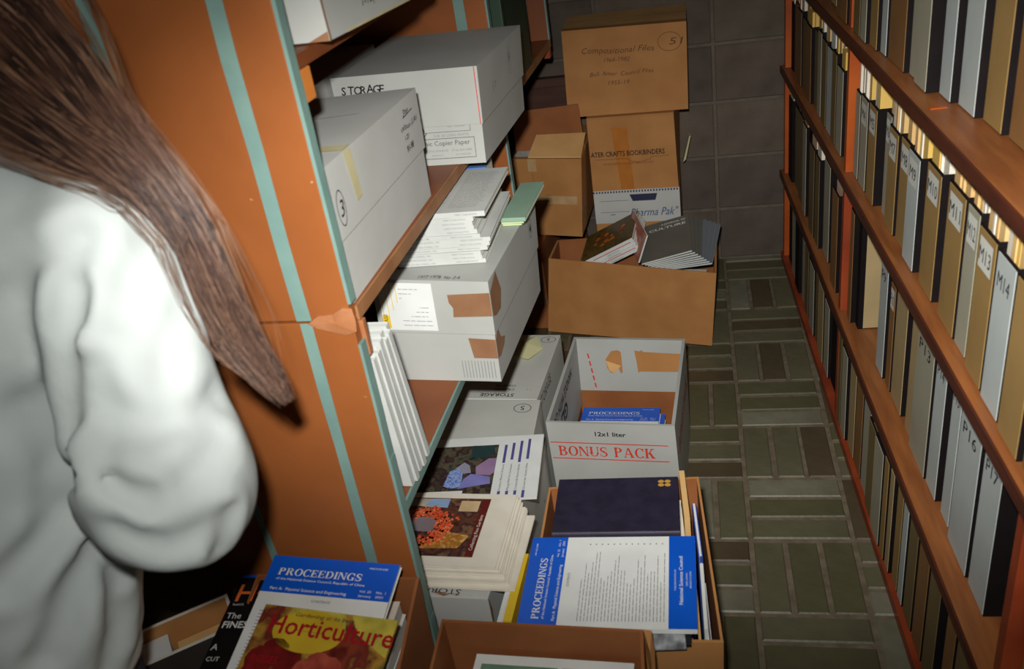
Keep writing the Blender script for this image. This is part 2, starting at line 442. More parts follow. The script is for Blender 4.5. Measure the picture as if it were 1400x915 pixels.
WY = 1.848
M_BLOCKJ = mat('block_joint', rgb(106, 98, 86), rgb(92, 84, 73), scale=30, rough=0.9, bump=0.4, bscale=120)
M_BLOCK = [mat('cinder_block_%d' % i, rgb(*a), rgb(*b), scale=9, rough=0.9, bump=0.55, bscale=150, lo=0.25, hi=0.75) for i, (a, b) in enumerate((((102, 90, 78), (80, 70, 62)), ((95, 83, 74), (75, 66, 60)), ((107, 95, 82), (86, 76, 66))))]
wall = structure(MB().box((-2.2, WY + 0.004, -0.1), (1.2, WY + 0.12, 2.5)).obj('wall_back', M_BLOCKJ))
bw, bh = 0.4064, 0.2065
JX = -0.018
BLK = {}
for r_ in range(12):
    for c_ in range(-5, 3):
        x0 = JX + c_ * bw + 0.005; x1 = min(JX + (c_ + 1) * bw - 0.005, 1.19); z0 = r_ * bh + 0.005; z1 = min((r_ + 1) * bh - 0.005, 2.49)
        m = M_BLOCK[rb.randrange(3)]; k = (round(x1 - x0, 4), round(z1 - z0, 4), m.name)
        if k not in BLK:
            c = 0.004; w, h = x1 - x0, z1 - z0
            v = [(0, 0.02, 0), (w, 0.02, 0), (w, 0.02, h), (0, 0.02, h), (0, c, 0), (w, c, 0), (w, c, h), (0, c, h), (c, 0, c), (w - c, 0, c), (w - c, 0, h - c), (c, 0, h - c)]
            f = [(0, 1, 5, 4), (1, 2, 6, 5), (2, 3, 7, 6), (3, 0, 4, 7), (4, 5, 9, 8), (5, 6, 10, 9), (6, 7, 11, 10), (7, 4, 8, 11), (8, 9, 10, 11)]
            me = bpy.data.meshes.new('block'); me.from_pydata(v, [], f); me.materials.append(m); BLK[k] = me
        o = bpy.data.objects.new('block', BLK[k]); COL.objects.link(o); o.location = (x0, WY + rb.uniform(-0.001, 0.001), z0); o.parent = wall
M_WALL = mat('dull_wall_paint', rgb(120, 112, 100), rgb(110, 102, 92), scale=4, rough=0.9)
structure(MB().box((-2.32, -3.0, -0.1), (-2.2, WY + 0.12, 2.5)).obj('wall_left', M_WALL))
structure(MB().box((1.2, -3.0, -0.1), (1.32, WY + 0.12, 2.5)).obj('wall_right', M_WALL))
structure(MB().box((-2.32, -3.12, -0.1), (1.32, -3.0, 2.5)).obj('wall_front', M_WALL))
structure(MB().box((-2.32, -3.12, 2.5), (1.32, WY + 0.12, 2.6)).obj('ceiling', mat('ceiling_paint', rgb(140, 134, 124), rough=0.9)))

# ---------------------------------------------------------------- left bookcase
LA = math.radians(-2.03)
lb = thing('bookcase', 'brown painted bookcase with teal stripes on its end panel, left of the aisle', 'bookcase', (-0.57, -0.42, 0), (0, 0, LA))
def lbx(name, a, b, m, bevel=0.0015, parent=None): return MB().box(a, b).obj(name, m, parent or lb, world=False, bevel=bevel)
SD = 0.36
ep = lbx('end_panel', (-SD, 0, 0), (-0.003, 0.02, 0.992), M_PAINT)
ep2 = lbx('end_panel', (-SD, 0.0, 0.996), (-0.003, 0.02, 2.1), M_PAINT)
def stripes(panel, y, z0, z1, lefts):
    for x, w in lefts:
        n = 9; r = random.Random(int(abs(x) * 1000) + int(z0 * 100)); b = MB()
        for i in range(n):
            za, zb = z0 + (z1 - z0) * i / n, z0 + (z1 - z0) * (i + 1) / n
            if i == 0: xa = x; wa = w
            xb = x + r.uniform(-0.0025, 0.0025); wb = w * r.uniform(0.88, 1.08)
            b.add([(xa, y, za), (xa + wa, y, za), (xb + wb, y, zb), (xb, y, zb)], [(0, 1, 2, 3)]); xa, wa = xb, wb
        o = b.obj('painted_stripe', M_TEAL, panel, world=False); o['label'] = 'teal stripe'
stripes(ep, -0.0009, 0.0, 0.992, [(-0.0845, 0.0185), (-0.262, 0.0135)])
stripes(ep2, -0.0009, 0.996, 2.1, [(-0.087, 0.023), (-0.262, 0.0185)])
for z0, z1, nm in ((0.0, 0.955, 'lower'), (1.02, 2.1, 'upper')):
    n = 14; b = MB(); r = random.Random(5)
    for i in range(n):
        za, zb = z0 + (z1 - z0) * i / n, z0 + (z1 - z0) * (i + 1) / n
        b.box((-0.003, 0.0, za), (0.0012 + r.uniform(0, 0.001), 0.0195, zb))
    o = b.obj('edge_band', M_TEAL, lb, world=False); o['label'] = 'chipped teal edge band'
# splintered, filled joint where the upper case stands on the lower one
b = MB(); r = random.Random(9); ring = []
prof = [(-0.070, 0.992), (-0.052, 1.004), (-0.030, 1.006), (-0.012, 1.016), (0.002, 1.014), (0.004, 0.995), (0.002, 0.978), (-0.016, 0.972), (-0.034, 0.978), (-0.056, 0.984)]
fr = [(x, -0.002 - r.uniform(0, 0.002), z) for x, z in prof]; bk = [(x - 0.001, 0.0, z) for x, z in prof]
n = len(prof); cen = [(-0.028, -0.005, 0.993)]
b.add(fr + bk + cen, [(i, (i + 1) % n, 2 * n) for i in range(n)] + [((i + 1) % n, i, n + i, n + (i + 1) % n) for i in range(n)])
o = b.obj('filler_patch', M_FILL, lb, world=False); o['label'] = 'splintered wood filler over the panel joint'
YE = 1.75
def board(name, z0, z1, y0, y1, m, edge, xo=0.0):
    o = lbx(name, (-SD, y0, z0), (-0.004 + xo, y1, z1), m)
    e = MB().box((-0.004 + xo, y0, z0 + 0.001), (0.0 + xo, y1, z1 - 0.001)).obj('front_edge', edge, o, world=False)
    return o
board('shelf_board', 0.984, 1.008, 0.02, YE, M_PAINT_D, mat('tan_edge', rgb(150, 104, 66), rgb(132, 88, 54), scale=16, rough=0.5))
board('shelf_board', 0.630, 0.650, 0.02, 1.02, M_PAINT_D, M_TEAL)
board('shelf_board', 1.338, 1.358, 0.02, 1.02, M_PAINT_D, M_PAINT_D)
dv = lbx('divider', (-SD, 1.02, 0.63), (-0.003, 1.04, 0.984), M_PAINT); stripes(dv, 1.0191, 0.63, 0.984, [(-0.075, 0.02)])
lbx('edge_band', (-0.003, 1.02, 0.63), (0.001, 1.04, 0.984), M_TEAL, 0)
dv = lbx('divider', (-SD, 1.02, 1.008), (-0.003, 1.04, 2.1), M_PAINT); stripes(dv, 1.0191, 1.008, 2.1, [(-0.078, 0.024)])
lbx('edge_band', (-0.003, 1.02, 1.008), (0.001, 1.04, 2.1), M_TEAL, 0)
dv = lbx('divider', (-SD, YE - 0.02, 1.008), (-0.003, YE, 2.1), M_PAINT_D); stripes(dv, YE - 0.0209, 1.008, 2.1, [(-0.085, 0.026)])
lbx('edge_band', (-0.003, YE - 0.02, 1.008), (0.001, YE, 2.1), M_TEAL, 0)
o = lbx('cleat', (-0.014, 0.0205, 1.296), (0.0, 0.055, 1.337), mat('bare_orange_wood', rgb(206, 126, 56), rgb(190, 110, 46), rough=0.5)); o['label'] = 'small orange wooden cleat under the upper shelf'
o = lbx('cleat', (-0.012, 0.0205, 0.925), (0.003, 0.032, 0.983), M_FILL); o['label'] = 'split wooden cleat below the middle shelf'
lbx('bracket', (-0.02, YE - 0.03, 0.955), (-0.002, YE, 0.984), M_RED)
M_BACK = mat('dark_back_panel', rgb(70, 46, 34), rgb(58, 38, 28), scale=6, rough=0.7)
lbx('back_panel', (-SD - 0.012, 0.02, 0.65), (-SD, 1.75, 2.1), M_BACK, 0)

# ---------------------------------------------------------------- right bookcase and its pamphlet files
RA = math.radians(2.185)
RO = V(0.286, -0.11, 0)
rd = V(-math.sin(RA), math.cos(RA), 0); rn = V(math.cos(RA), math.sin(RA), 0)
def rs(t, s, z): return RO + rn * t + rd * s + V(0, 0, z)
rbk = thing('bookcase', 'tall bookcase of varnished boards and orange posts, right of the aisle, full of pamphlet files', 'bookcase', tuple(RO), (0, 0, RA))
def rbx(name, a, b, m, bevel=0.0015, parent=None): return MB().box(a, b).obj(name, m, parent or rbk, world=False, bevel=bevel)
S0, S1, RDEP = -0.9, 1.935, 0.30
for z0, z1, xo in ((0.0, 0.030, 0.0), (0.333, 0.357, -0.006), (0.713, 0.737, -0.006), (1.053, 1.077, -0.012), (1.42, 1.444, -0.01)):
    o = rbx('shelf_board', (xo + 0.004, S0, z0), (RDEP, S1, z1), M_SHELF_R if z0 else M_RED)
    rbx('front_edge', (xo, S0, z0), (xo + 0.004, S1, z1 - 0.001), M_SHELF_E if z0 else M_RED, 0, o)
for s in (-0.385, 0.825, 1.885):
    for z0, z1 in ((0.03, 0.333), (0.357, 0.713), (0.737, 1.053), (1.077, 1.42), (1.444, 1.8)):
        m = M_ORANGE if (z0 > 0.7) else (M_RED if s < 1.8 else M_ORANGE)
        if s < 0: m = M_RED
        rbx('post', (0.006, s, z0 + 0.0005), (RDEP, s + (0.024 if s < 1.8 else 0.035), z1 - 0.0005), m)
rbx('back_panel', (RDEP, S0, 0), (RDEP + 0.012, S1, 1.8), M_BACK, 0)
rbx('paint_drip', (0.004, 0.17, 1.0772), (0.03, 0.182, 1.0786), M_ORANGE, 0)

M_TAG = mat('file_tag', rgb(206, 206, 196), rough=0.6)
ORD = ['first', 'second', 'third', 'fourth', 'fifth', 'sixth', 'seventh', 'eighth', 'ninth', 'tenth', 'eleventh', 'twelfth', 'thirteenth', 'fourteenth', 'fifteenth', 'sixteenth', 'seventeenth', 'eighteenth']
PAPERS = [M_CREAM, M_BUFF, M_MANILA, M_PAPER, M_BUFF, M_CREAM, M_MANILA, mat('pink_paper', rgb(226, 190, 160), rough=0.65), mat('straw_paper', rgb(214, 176, 92), rough=0.65)]
PNAME = dict(cream_paper='cream', buff_paper='buff', manila_card='manila', white_paper='white', pink_paper='pinkish', straw_paper='straw yellow')
T1, T2, T3, T4 = 1.077, 0.737, 0.357, 0.030
def pamphlet_file(s_hi, s_lo, t, z0, H, color, label, group, mark=None, tag_on=False, lean=0.0, D=0.222, papers=0, prise=0.05, seed=0, ptone=None, where='file'):
    w = s_hi - s_lo - 0.002
    o = thing('pamphlet_file', label, 'file box', tuple(rs(t, s_lo + 0.001, z0 + 0.0008)), (lean, 0, RA), group)
    # open-topped black case: outer shell, rim and sunken floor; local x runs into the shelf, y along it
    e, dp = 0.003, 0.06
    v = [(0, 0, 0), (D, 0, 0), (D, w, 0), (0, w, 0), (0, 0, H), (D, 0, H), (D, w, H), (0, w, H),
         (e, e, H), (D - e, e, H), (D - e, w - e, H), (e, w - e, H), (e, e, H - dp), (D - e, e, H - dp), (D - e, w - e, H - dp), (e, w - e, H - dp)]
    f = [(0, 3, 2, 1), (0, 1, 5, 4), (1, 2, 6, 5), (2, 3, 7, 6), (3, 0, 4, 7), (4, 5, 9, 8), (5, 6, 10, 9), (6, 7, 11, 10), (7, 4, 8, 11),
         (8, 9, 13, 12), (9, 10, 14, 13), (10, 11, 15, 14), (11, 8, 12, 15), (12, 13, 14, 15)]
    obj('case', v, f, M_BLACK, o, world=False)
    if color != 'black':
        MB().box((-0.0012, 0.0022, 0.002), (0.0003, w - 0.0022, H - 0.004)).obj('spine_cover', SP[color], o, world=False)
    p = Patch((-0.0012, w, 0), (-0.0012, 0, 0), (-0.0012, 0, H), (-0.0012, w, H))
    if tag_on or (mark and tag_on is not None):
        if tag_on: MB().add([p.pt(x, y, 0.0006) for x, y in rect(w * 0.14, H - 0.062, w * 0.86, H - 0.014)], [(0, 1, 2, 3)]).obj('paper_label', M_TAG, o, world=False)
    if mark:
        text(p, 'lettering', mark, w * 0.5, H - 0.05, 0.024, M_INK, o, False, off=0.0014, align='c', width=w * (0.27 * len(mark)) if len(mark) < 3 else w * 0.64)
    if papers:
        r = random.Random(seed); y = e + 0.001; room = w - 2 * e - 0.002; npk = 0
        cuts = sorted(r.uniform(0.15, 0.85) for _ in range(papers - 1)); cuts = [0] + cuts + [1]
        for a, c in zip(cuts, cuts[1:]):
            if (c - a) * room < 0.004: continue
            pz = min(H + prise * r.uniform(0.6, 1.0), {T1: 0.335, T2: 0.308, T3: 0.348, T4: 0.296}[z0] - r.uniform(0, 0.006))
            mi = r.randrange(len(PAPERS)); m = ptone or PAPERS[mi]
            L = V(r.uniform(0.004, 0.012), y + a * room, 0); wl = (c - a) * room - 0.0006
            P0 = rs(t, s_lo + 0.001, z0) + rn * L.x + rd * L.y
            q = MB().box((0, 0, H - dp + 0.001), (D - 0.05, wl, pz)).obj('bound_pamphlets', m, None)
            q.location = P0; q.rotation_euler = (0, 0, RA); npk += 1
            tag(q, '%s pamphlets, %s packet in the %s' % (PNAME[m.name], ORD[npk - 1], where), 'pamphlets', group_papers)
    return o

# --- second shelf from the top of the picture (M-marked files), near bay
group_papers = 'pamphlet edges poking up out of the M files on the right bookcase'
T2 = 0.737
M_ROW = [(.815, .765, .022, .205, 'grey', None), (.757, .686, .022, .210, 'grey', 'M4'), (.675, .600, .022, .216, 'tan', 'M5'), (.566, .520, .033, .225, 'grey', 'M6'),
         (.510, .434, .026, .214, 'tan', 'M7'), (.425, .352, .029, .218, 'tan', 'M8'), (.340, .262, .022, .222, 'white', 'M9'), (.226, .140, .024, .236, 'tan', 'M10'),
         (.098, .010, .023, .246, 'tan', 'M11'), (.004, -.054, .024, .246, 'grey', 'M12'), (-.070, -.146, .018, .242, 'tan', 'M13'), (-.155, -.228, .016, .240, 'white', 'M14'),
         (-.240, -.318, .012, .244, 'tan', None), (-.326, -.358, .016, .244, 'olive', None)]
for i, (a, b_, t, H, c, mk) in enumerate(M_ROW):
    if mk: lab = '%s pamphlet file marked %s, on the right bookcase' % ({'grey': 'greyish', 'tan': 'tan', 'white': 'white'}[c], mk)
    elif i == 0: lab = 'unmarked grey pamphlet file just before the orange middle post, in the row marked M'
    elif i == 12: lab = 'unmarked tan pamphlet file beside the white one marked M14'
    else: lab = 'olive pamphlet file at the near end of the row marked M'
    pamphlet_file(a, b_, t, T2, H, c, lab, 'files marked M', mk, mk not in (None, 'M14') , papers=5, prise=0.085, seed=40 + i, where=('file marked ' + mk) if mk else ['file by the middle post, M row', 'last', 'plain tan file beside M14', 'olive file ending the M row'][0 if i == 0 else i - 10])
# --- third shelf (P-marked files), near bay
T3 = 0.357
group_papers = 'pamphlet edges poking up out of the P files on the right bookcase'
P_ROW = [(.80, .757, .019, .30, 'brown', None, 'brown pamphlet file left of the gap on the shelf marked P'),
         (.752, .722, .030, .31, 'black', None, 'black spined file with a tan side, facing the gap on the P shelf'),
         (.556, .488, .038, .285, 'white', 'P9', 'white pamphlet file marked P9 at the right side of the shelf gap'),
         (.474, .432, .041, .262, 'brown', 'P10', 'brown pamphlet file marked P10 beside the white P9'),
         (.424, .335, .042, .292, 'buff', None, 'plain buff pamphlet file just right of brown P10'),
         (.300, .242, .042, .300, 'buff', None, 'plain buff pamphlet file second right of brown P10'),
         (.236, .123, .035, .298, 'grey', 'P13', 'wide greyish pamphlet file marked P13 on the lower right bookcase shelf'),
         (.119, .055, .038, .304, 'white', 'P14', 'white pamphlet file marked P14 on the lower right bookcase shelf'),
         (.030, -.020, .041, .304, 'white', 'P15', 'white pamphlet file marked P15 on the lower right bookcase shelf'),
         (-.040, -.143, .034, .296, 'white', 'P16', 'widest white pamphlet file, marked P16, on the lower right bookcase'),
         (-.151, -.230, .036, .300, 'white', 'P17', 'white pamphlet file marked P17 with a creased spine, lower right'),
         (-.268, -.300, .050, .29, 'buff', None, 'thin buff file against the red post on the P shelf'),
         (-.310, -.358, .052, .29, 'black', None, 'black file touching the red post on the P shelf')]
for i, (a, b_, t, H, c, mk, lab) in enumerate(P_ROW):
    o = pamphlet_file(a, b_, t, T3, H, c, lab, 'files marked P', mk, mk == 'P10', papers=0)
    if i == 1:
        MB().box((0.012, -0.0012, 0.003), (0.22, 0.0002, 0.306)).obj('side_cover', SP['buff'], o, world=False)
# --- top shelf in view, near bay
T1 = 1.077
N_ROW = [(.788, .722, .004, 'olive'), (.716, .660, .004, 'grey'), (.652, .586, .010, 'tan'), (.580, .532, .016, 'white'), (.524, .402, .018, 'brown'), (.394, .346, .026, 'grey'),
         (.338, .260, .020, 'grey'), (.254, .190, .040, 'white'), (.182, .100, .050, 'white'), (.092, .010, .060, 'tan'), (-.002, -.085, .066, 'brown'), (-.095, -.18, .068, 'buff'), (-.19, -.275, .068, 'tan'), (-.285, -.358, .068, 'grey')]
cname = dict(olive='olive', grey='grey', tan='tan', white='pale', brown='brown', buff='buff', black='black')
for i, (a, b_, t, c) in enumerate(N_ROW):
    pamphlet_file(a, b_, t, T1, 0.30, c, '%s pamphlet file, %s from the middle post, near bay, top visible shelf' % (cname[c], ORD[i]), 'files on the top shelf in view')
# --- bottom shelf, near bay
T4 = 0.030
B_ROW = [(.815, .772, .006, 'olive', .285), (.765, .700, .006, 'grey', .26), (.690, .618, .012, 'buff', .262), (.612, .536, .012, 'brown', .270), (.525, .452, .012, 'grey', .262), (.446, .380, .006, 'olive', .255),
         (.370, .292, .003, 'grey', .26), (.284, .246, .004, 'tan', .27), (.240, .206, .006, 'buff', .27), (.196, .150, .011, 'tan', .27), (.146, .108, .011, 'white', .28), (.100, .040, .012, 'olive', .262), (.030, -.036, .012, 'brown', .268),
         (-.044, -.11, .012, 'olive', .258), (-.15, -.20, .012, 'brown', .27), (-.208, -.28, .012, 'olive', .262), (-.29, -.358, .012, 'grey', .27)]
group_papers = 'yellowed pamphlet edges showing above the bottom row files of the right bookcase'
for i, (a, b_, t, c, H) in enumerate(B_ROW):
    pamphlet_file(a, b_, t, T4, H, c, '%s pamphlet file, %s from the middle post on the bottom shelf, near bay' % (cname[c], ORD[i]), 'files on the bottom shelf', papers=(2 if i in (1, 4, 5, 7, 11, 13, 15) else 0), prise=0.03, seed=80 + i, ptone=M_MANILA if i % 2 else None, where='%s bottom shelf file past the middle post' % ORD[i])
# --- far bay, four shelves
rn_ = random.Random(77)
for z_, H_, nm in ((T1, 0.30, 'top visible shelf'), (T2, 0.24, 'second shelf'), (T3, 0.29, 'third shelf'), (T4, 0.26, 'bottom shelf')):
    s_ = -0.392
    for i in range(5):
        w_ = rn_.uniform(0.055, 0.09); c = ['buff', 'olive', 'grey', 'tan', 'brown'][(i + int(z_ * 10)) % 5]
        pamphlet_file(s_, s_ - w_, 0.03 + rn_.uniform(0, 0.01), z_, H_ + rn_.uniform(-.01, .01), c, '%s pamphlet file, %s on the near side of the red post, %s' % (cname[c], ORD[i], nm), 'files nearest the viewer')
        s_ -= w_ + rn_.uniform(0.003, 0.012)
rf = random.Random(21)
def far_row(z, H, s_top, s_bot, gaps, nm, cols, papers, seed0, tt=0.018):
    s = s_top; i = 0
    while s > s_bot + 0.03:
        w = rf.uniform(0.055, 0.095)
        if any(g0 < s - w / 2 < g1 for g0, g1 in gaps): s -= 0.03; continue
        if s - w < s_bot: break
        c = cols[i % len(cols)]
        pamphlet_file(s, s - w, tt + rf.uniform(-0.006, 0.008), z, H + rf.uniform(-0.012, 0.012), c, '%s pamphlet file, %s from the block wall, far bay, %s' % (cname[c], ORD[i], nm),
                      'files in the far bay', papers=papers, prise=0.06, seed=seed0 + i, where='%s file from the block wall, %s' % (ORD[i], nm.replace(' visible', '')))
        s -= w + rf.uniform(0.004, 0.028); i += 1
group_papers = 'pamphlet edges above the files in the far bay of the right bookcase'
far_row(T1, 0.30, 1.86, 1.01, [(1.30, 1.42)], 'top visible shelf', ['grey', 'buff', 'olive', 'grey', 'grey', 'olive'], 0, 200)
pamphlet_file(.985, .862, 0.004, T1, 0.30, 'brown', 'wide brown pamphlet file leaning by the far side of the middle post, top shelf', 'files in the far bay')
far_row(T2, 0.225, 1.875, 0.86, [], 'second shelf', ['black', 'brown', 'brown', 'olive', 'brown', 'olive', 'grey', 'olive', 'white', 'olive', 'grey'], 2, 220)
far_row(T3, 0.285, 1.875, 0.865, [(0.99, 1.16)], 'third shelf', ['black', 'olive', 'olive', 'grey', 'black', 'olive', 'olive', 'grey', 'brown'], 1, 240)
far_row(T4, 0.245, 1.86, 0.865, [], 'bottom shelf', ['black', 'grey', 'black', 'grey', 'olive', 'grey', 'olive', 'buff', 'grey'], 1, 260)

# ---------------------------------------------------------------- boxes on the left bookcase
# white file box nearest the end panel
bot = quad_at((-0.575, -0.396), (-0.564, 0.026), (-0.86, -0.386), (-0.85, 0.036), 1.0085)
top = quad_at((-0.580, -0.385), (-0.558, 0.020), (-0.86, -0.372), (-0.84, 0.006), 1.205)
r_, bo, ld, ml, tl = lidded_box('storage_box', 'scuffed white lidded storage box on the middle shelf against the end panel', 'box', bot, top, 0.46, M_WBOX, M_WBOX)
pt = face_top(tl); pr = face_right(ml, tl); pb = face_right(bot, top)
tp = decal(pt, 'tape', [rect(pt.W * 0.1, 0.075, pt.W, 0.10)], M_MASK, ld, 0.0018); tp['label'] = 'yellowed masking tape'
decal(pr, 'tape', [[(0.075, pr.H), (0.10, pr.H), (0.108, 0.032), (0.088, 0.030)]], M_MASK, ld, 0.0018)
decal(pr, 'drawn_circle', ring_poly(0.030, 0.042, 0.014, 0.026, 0.0016), M_INK, ld, 0.002)
text(pr, 'lettering', '3', 0.030, 0.030, 0.024, M_INK, ld, off=0.0022, align='c', shear=0.2)
b = MB()
text_into(b, pr, 'Stem', 0.330, 0.082, 0.010, shear=0.3, wob=0.0012, off=0.002); text_into(b, pr, 'Wilson (Lib)', 0.308, 0.058, 0.009, shear=0.3, wob=0.0012, off=0.002, width=0.085)
text_into(b, pr, '1-20', 0.322, 0.042, 0.009, shear=0.2, off=0.002); text_into(b, pr, '91-98', 0.322, 0.022, 0.011, shear=0.2, off=0.002, bold=0.02)
for q in stroke([(0.328, 0.079), (0.378, 0.082)], 0.0014): b.add([pr.pt(x, y, 0.002) for x, y in q], [(0, 1, 2, 3)])
b.obj('lettering', M_INK, ld)
decal(pt, 'crease', stroke([(0.02, 0.235), (0.10, 0.243), (0.24, 0.262)], 0.0015), M_WBOX2, ld, 0.0018)

# copier paper box
bot = quad_at((-0.492, 0.190), (-0.470, 0.548), (-0.775, 0.210), (-0.753, 0.568), 1.0085)
top = quad_at((-0.483, 0.188), (-0.458, 0.540), (-0.775, 0.212), (-0.752, 0.565), 1.196)
r_, bo, ld, ml, tl = lidded_box('copier_paper_box', 'white lidded copier paper box with STORAGE written on its lid', 'box', bot, top, 0.42, M_WBOX2, M_WBOX2)
pf = face_front(ml, tl); pr = face_right(ml, tl); pb = face_front(bot, [lerp(a, c, 0.42) for a, c in zip(bot, top)])
b = MB(); x = 0.018
for i, ch in enumerate('STORAGE'):
    text_into(b, pf, ch, x, pf.H - 0.034 + 0.001 * math.sin(i * 2), 0.016, off=0.002, rot=random.uniform(-0.08, 0.08), shear=0.1, bold=0.012); x += 0.0132
b.obj('lettering', M_INK, ld)
b = MB()
for q in frame_rects(0.03, 0.066, pb.W - 0.024, 0.083, 0.0009) + frame_rects(0.03, 0.013, pb.W - 0.018, 0.054, 0.0011): b.add([pb.pt(x, y, 0.0010) for x, y in q], [(0, 1, 2, 3)])
text_into(b, pb, 'Xerographic Copier Paper', 0.112, 0.040, 0.0095, width=0.146)
text_into(b, pb, 'system', 0.118, 0.068, 0.011, bold=0.01, width=0.050)
b.obj('lettering', M_INK2, bo)
b = MB(); text_into(b, pb, 'SUB. 20 LONG WHITE', 0.185, 0.057, 0.0055, width=0.072); text_into(b, pb, '(716) 854-8130    (716) 262-5484', 0.17, 0.027, 0.0048, width=0.09)
text_into(b, pb, 'BUFFALO                ROCHESTER', 0.177, 0.0185, 0.0036, width=0.08); text_into(b, pb, 'PRICE  CALENDAR', 0.215, 0.075, 0.004, width=0.036)
b.obj('lettering', M_INK3, bo)
decal(pb, 'check_mark', stroke([(0.158, 0.058), (0.162, 0.0555), (0.172, 0.0655)], 0.0012), M_INK, bo, 0.0012)
b = MB()
for q in ring_poly(0.235, 0.062, 0.011, 0.028, 0.0012): b.add([pr.pt(x, y, 0.002) for x, y in q], [(0, 1, 2, 3)])
text_into(b, pr, '8', 0.235, 0.06, 0.02, off=0.002, align='c'); text_into(b, pr, '( r', 0.09, 0.04, 0.02, off=0.002)
b.obj('lettering', M_INK3, ld)
o = decal(pf, 'torn_edge', stroke([(pf.W - 0.004, 0.0), (pf.W - 0.006, pf.H)], 0.0016), M_REDINK, ld, 0.0016); o['label'] = 'reddish split along the corner'

# another white box deeper on the shelf
bot = quad_at((-0.792, 0.10), (-0.78, 0.50), (-0.905, 0.11), (-0.893, 0.51), 1.0085); top = [x + V(0, 0, 0.19) for x in bot]
lidded_box('storage_box', 'white box tucked behind the copier paper box in shadow', 'box', bot, top, 0.5, M_WBOX, M_WBOX)
# dark green box beyond the second upright
bot = quad_at((-0.525, 0.72), (-0.518, 1.02), (-0.80, 0.73), (-0.79, 1.03), 1.0085); top = [x + V(0, 0, 0.36) for x in bot]
g = thing('portfolio_case', 'dark green upright case behind the copier paper box', 'case', base_of(bot)); MB().hexa(bot, top).obj('body', M_GREEN, g, bevel=0.004)
pr = face_right(bot, top); decal(pr, 'spine_seam', [rect(0.02, 0, 0.024, pr.H)], M_BLACK, g)

# box on the top shelf, its far end tucked in
bot = quad_at((-0.540, -0.348), (-0.505, -0.075), (-0.86, -0.32), (-0.83, -0.045), 1.3605)
top = quad_at((-0.548, -0.348), (-0.512, -0.075), (-0.86, -0.32), (-0.83, -0.045), 1.60)
g = thing('storage_box', 'white box with chewed brown corners overhanging the top left shelf', 'box', base_of(bot))
bo = MB().hexa(bot, top).obj('body', M_WBOX2, g, bevel=0.003); pr = face_right(bot, top); pf = face_front(bot, top)
decal(pr, 'corner_wear', [[(0.0, 0), (0.005, 0), (0.004, 0.03), (0.006, 0.09), (0.002, 0.2), (0, 0.2)]], M_KTAPE, bo)
decal(pf, 'corner_wear', [[(pf.W - 0.03, 0), (pf.W, 0), (pf.W, 0.012), (pf.W - 0.02, 0.004)]], M_KTAPE, bo)
decal(pr, 'worn_edge', [rect(0.05, 0, 0.27, 0.003)], M_MASK, bo)
b = MB(); text_into(b, pr, 'Rex', 0.10, 0.062, 0.013, shear=0.3, off=0.0012, wob=0.001); text_into(b, pr, 'Lib', 0.115, 0.042, 0.012, shear=0.3, off=0.0012); text_into(b, pr, '1-10(778)', 0.11, 0.022, 0.013, shear=0.3, off=0.0012, width=0.075)
b.obj('lettering', M_INK, bo)
bot = quad_at((-0.512, -0.066), (-0.50, 0.03), (-0.80, -0.04), (-0.79, 0.05), 1.3605); top = [x + V(0, 0, 0.22) for x in bot]
g = thing('storage_box', 'light blue box beyond the overhanging white one on the top left shelf', 'box', base_of(bot)); MB().hexa(bot, top).obj('body', M_BCOV, g, bevel=0.003)
MB().hexa([x + V(0, 0, 0.0) for x in grow(top, 0.002)], [x + V(0, 0, 0.02) for x in grow(top, 0.002)]).obj('lid', M_BCOV, g)

# taped white box on the lower shelf
bot = quad_at((-0.473, -0.046), (-0.449, 0.338), (-0.70, -0.024), (-0.68, 0.352), 0.6505)
top = quad_at((-0.468, -0.046), (-0.440, 0.345), (-0.70, -0.006), (-0.68, 0.365), 0.8655)
r_, bo, ld, ml, tl = lidded_box('storage_box', 'white lidded box patched with brown tape under a stack of journals', 'box', bot, top, 0.49, M_WBOX2, M_WBOX2)
pf, pr, pt = face_front(ml, tl), face_right(ml, tl), face_top(tl)
pfb, prb = face_front(bot, top), face_right(bot, top)
def tape(p, q, par, m=M_KTAPE, off=0.0016, lab='torn brown packing tape'):
    o = decal(p, 'tape', [q], m, par, off); o['label'] = lab
tape(pf, [(pf.W, 0.040), (pf.W, 0.088), (pf.W - 0.084, 0.082), (pf.W - 0.083, 0.066), (pf.W - 0.076, 0.055), (pf.W - 0.078, 0.036)], ld)
tape(pr, [(0, 0.040), (0, 0.088), (0.046, pr.H), (0.068, 0.062), (0.052, 0.030), (0.02, 0.032)], ld)
tape(pfb, [(pfb.W, 0.052), (pfb.W, 0.093), (pfb.W - 0.054, 0.095), (pfb.W - 0.048, 0.052)], bo, off=0.001)
tape(prb, [(0, 0.052), (0, 0.093), (0.022, 0.104), (0.034, 0.08), (0.06, 0.068), (0.05, 0.056), (0.02, 0.048)], bo, off=0.001)
x0 = 0.012
lbl = decal(pf, 'shipping_label', [rect(x0, 0.006, 0.125, pf.H - 0.006)], M_PAPER, ld, 0.0012)
decal(pf, 'print', [rect(x0 + 0.004 + 0.011 * i, 0.036, x0 + 0.0055 + 0.011 * i, pf.H - 0.008) for i in range(4)] + [rect(x0, 0.010, x0 + 0.016, 0.036)], M_YELP, lbl, 0.0017)
decal(pf, 'print', line_print(pf, 0.055, 0.012, 0.12, pf.H - 0.014, 9, 0.0012, 0.5, 4), M_INK3, lbl, 0.0017)
text(pf, 'lettering', 'CASE', x0 + 0.011, 0.014, 0.008, M_INK, lbl, rot=math.pi / 2, off=0.002)
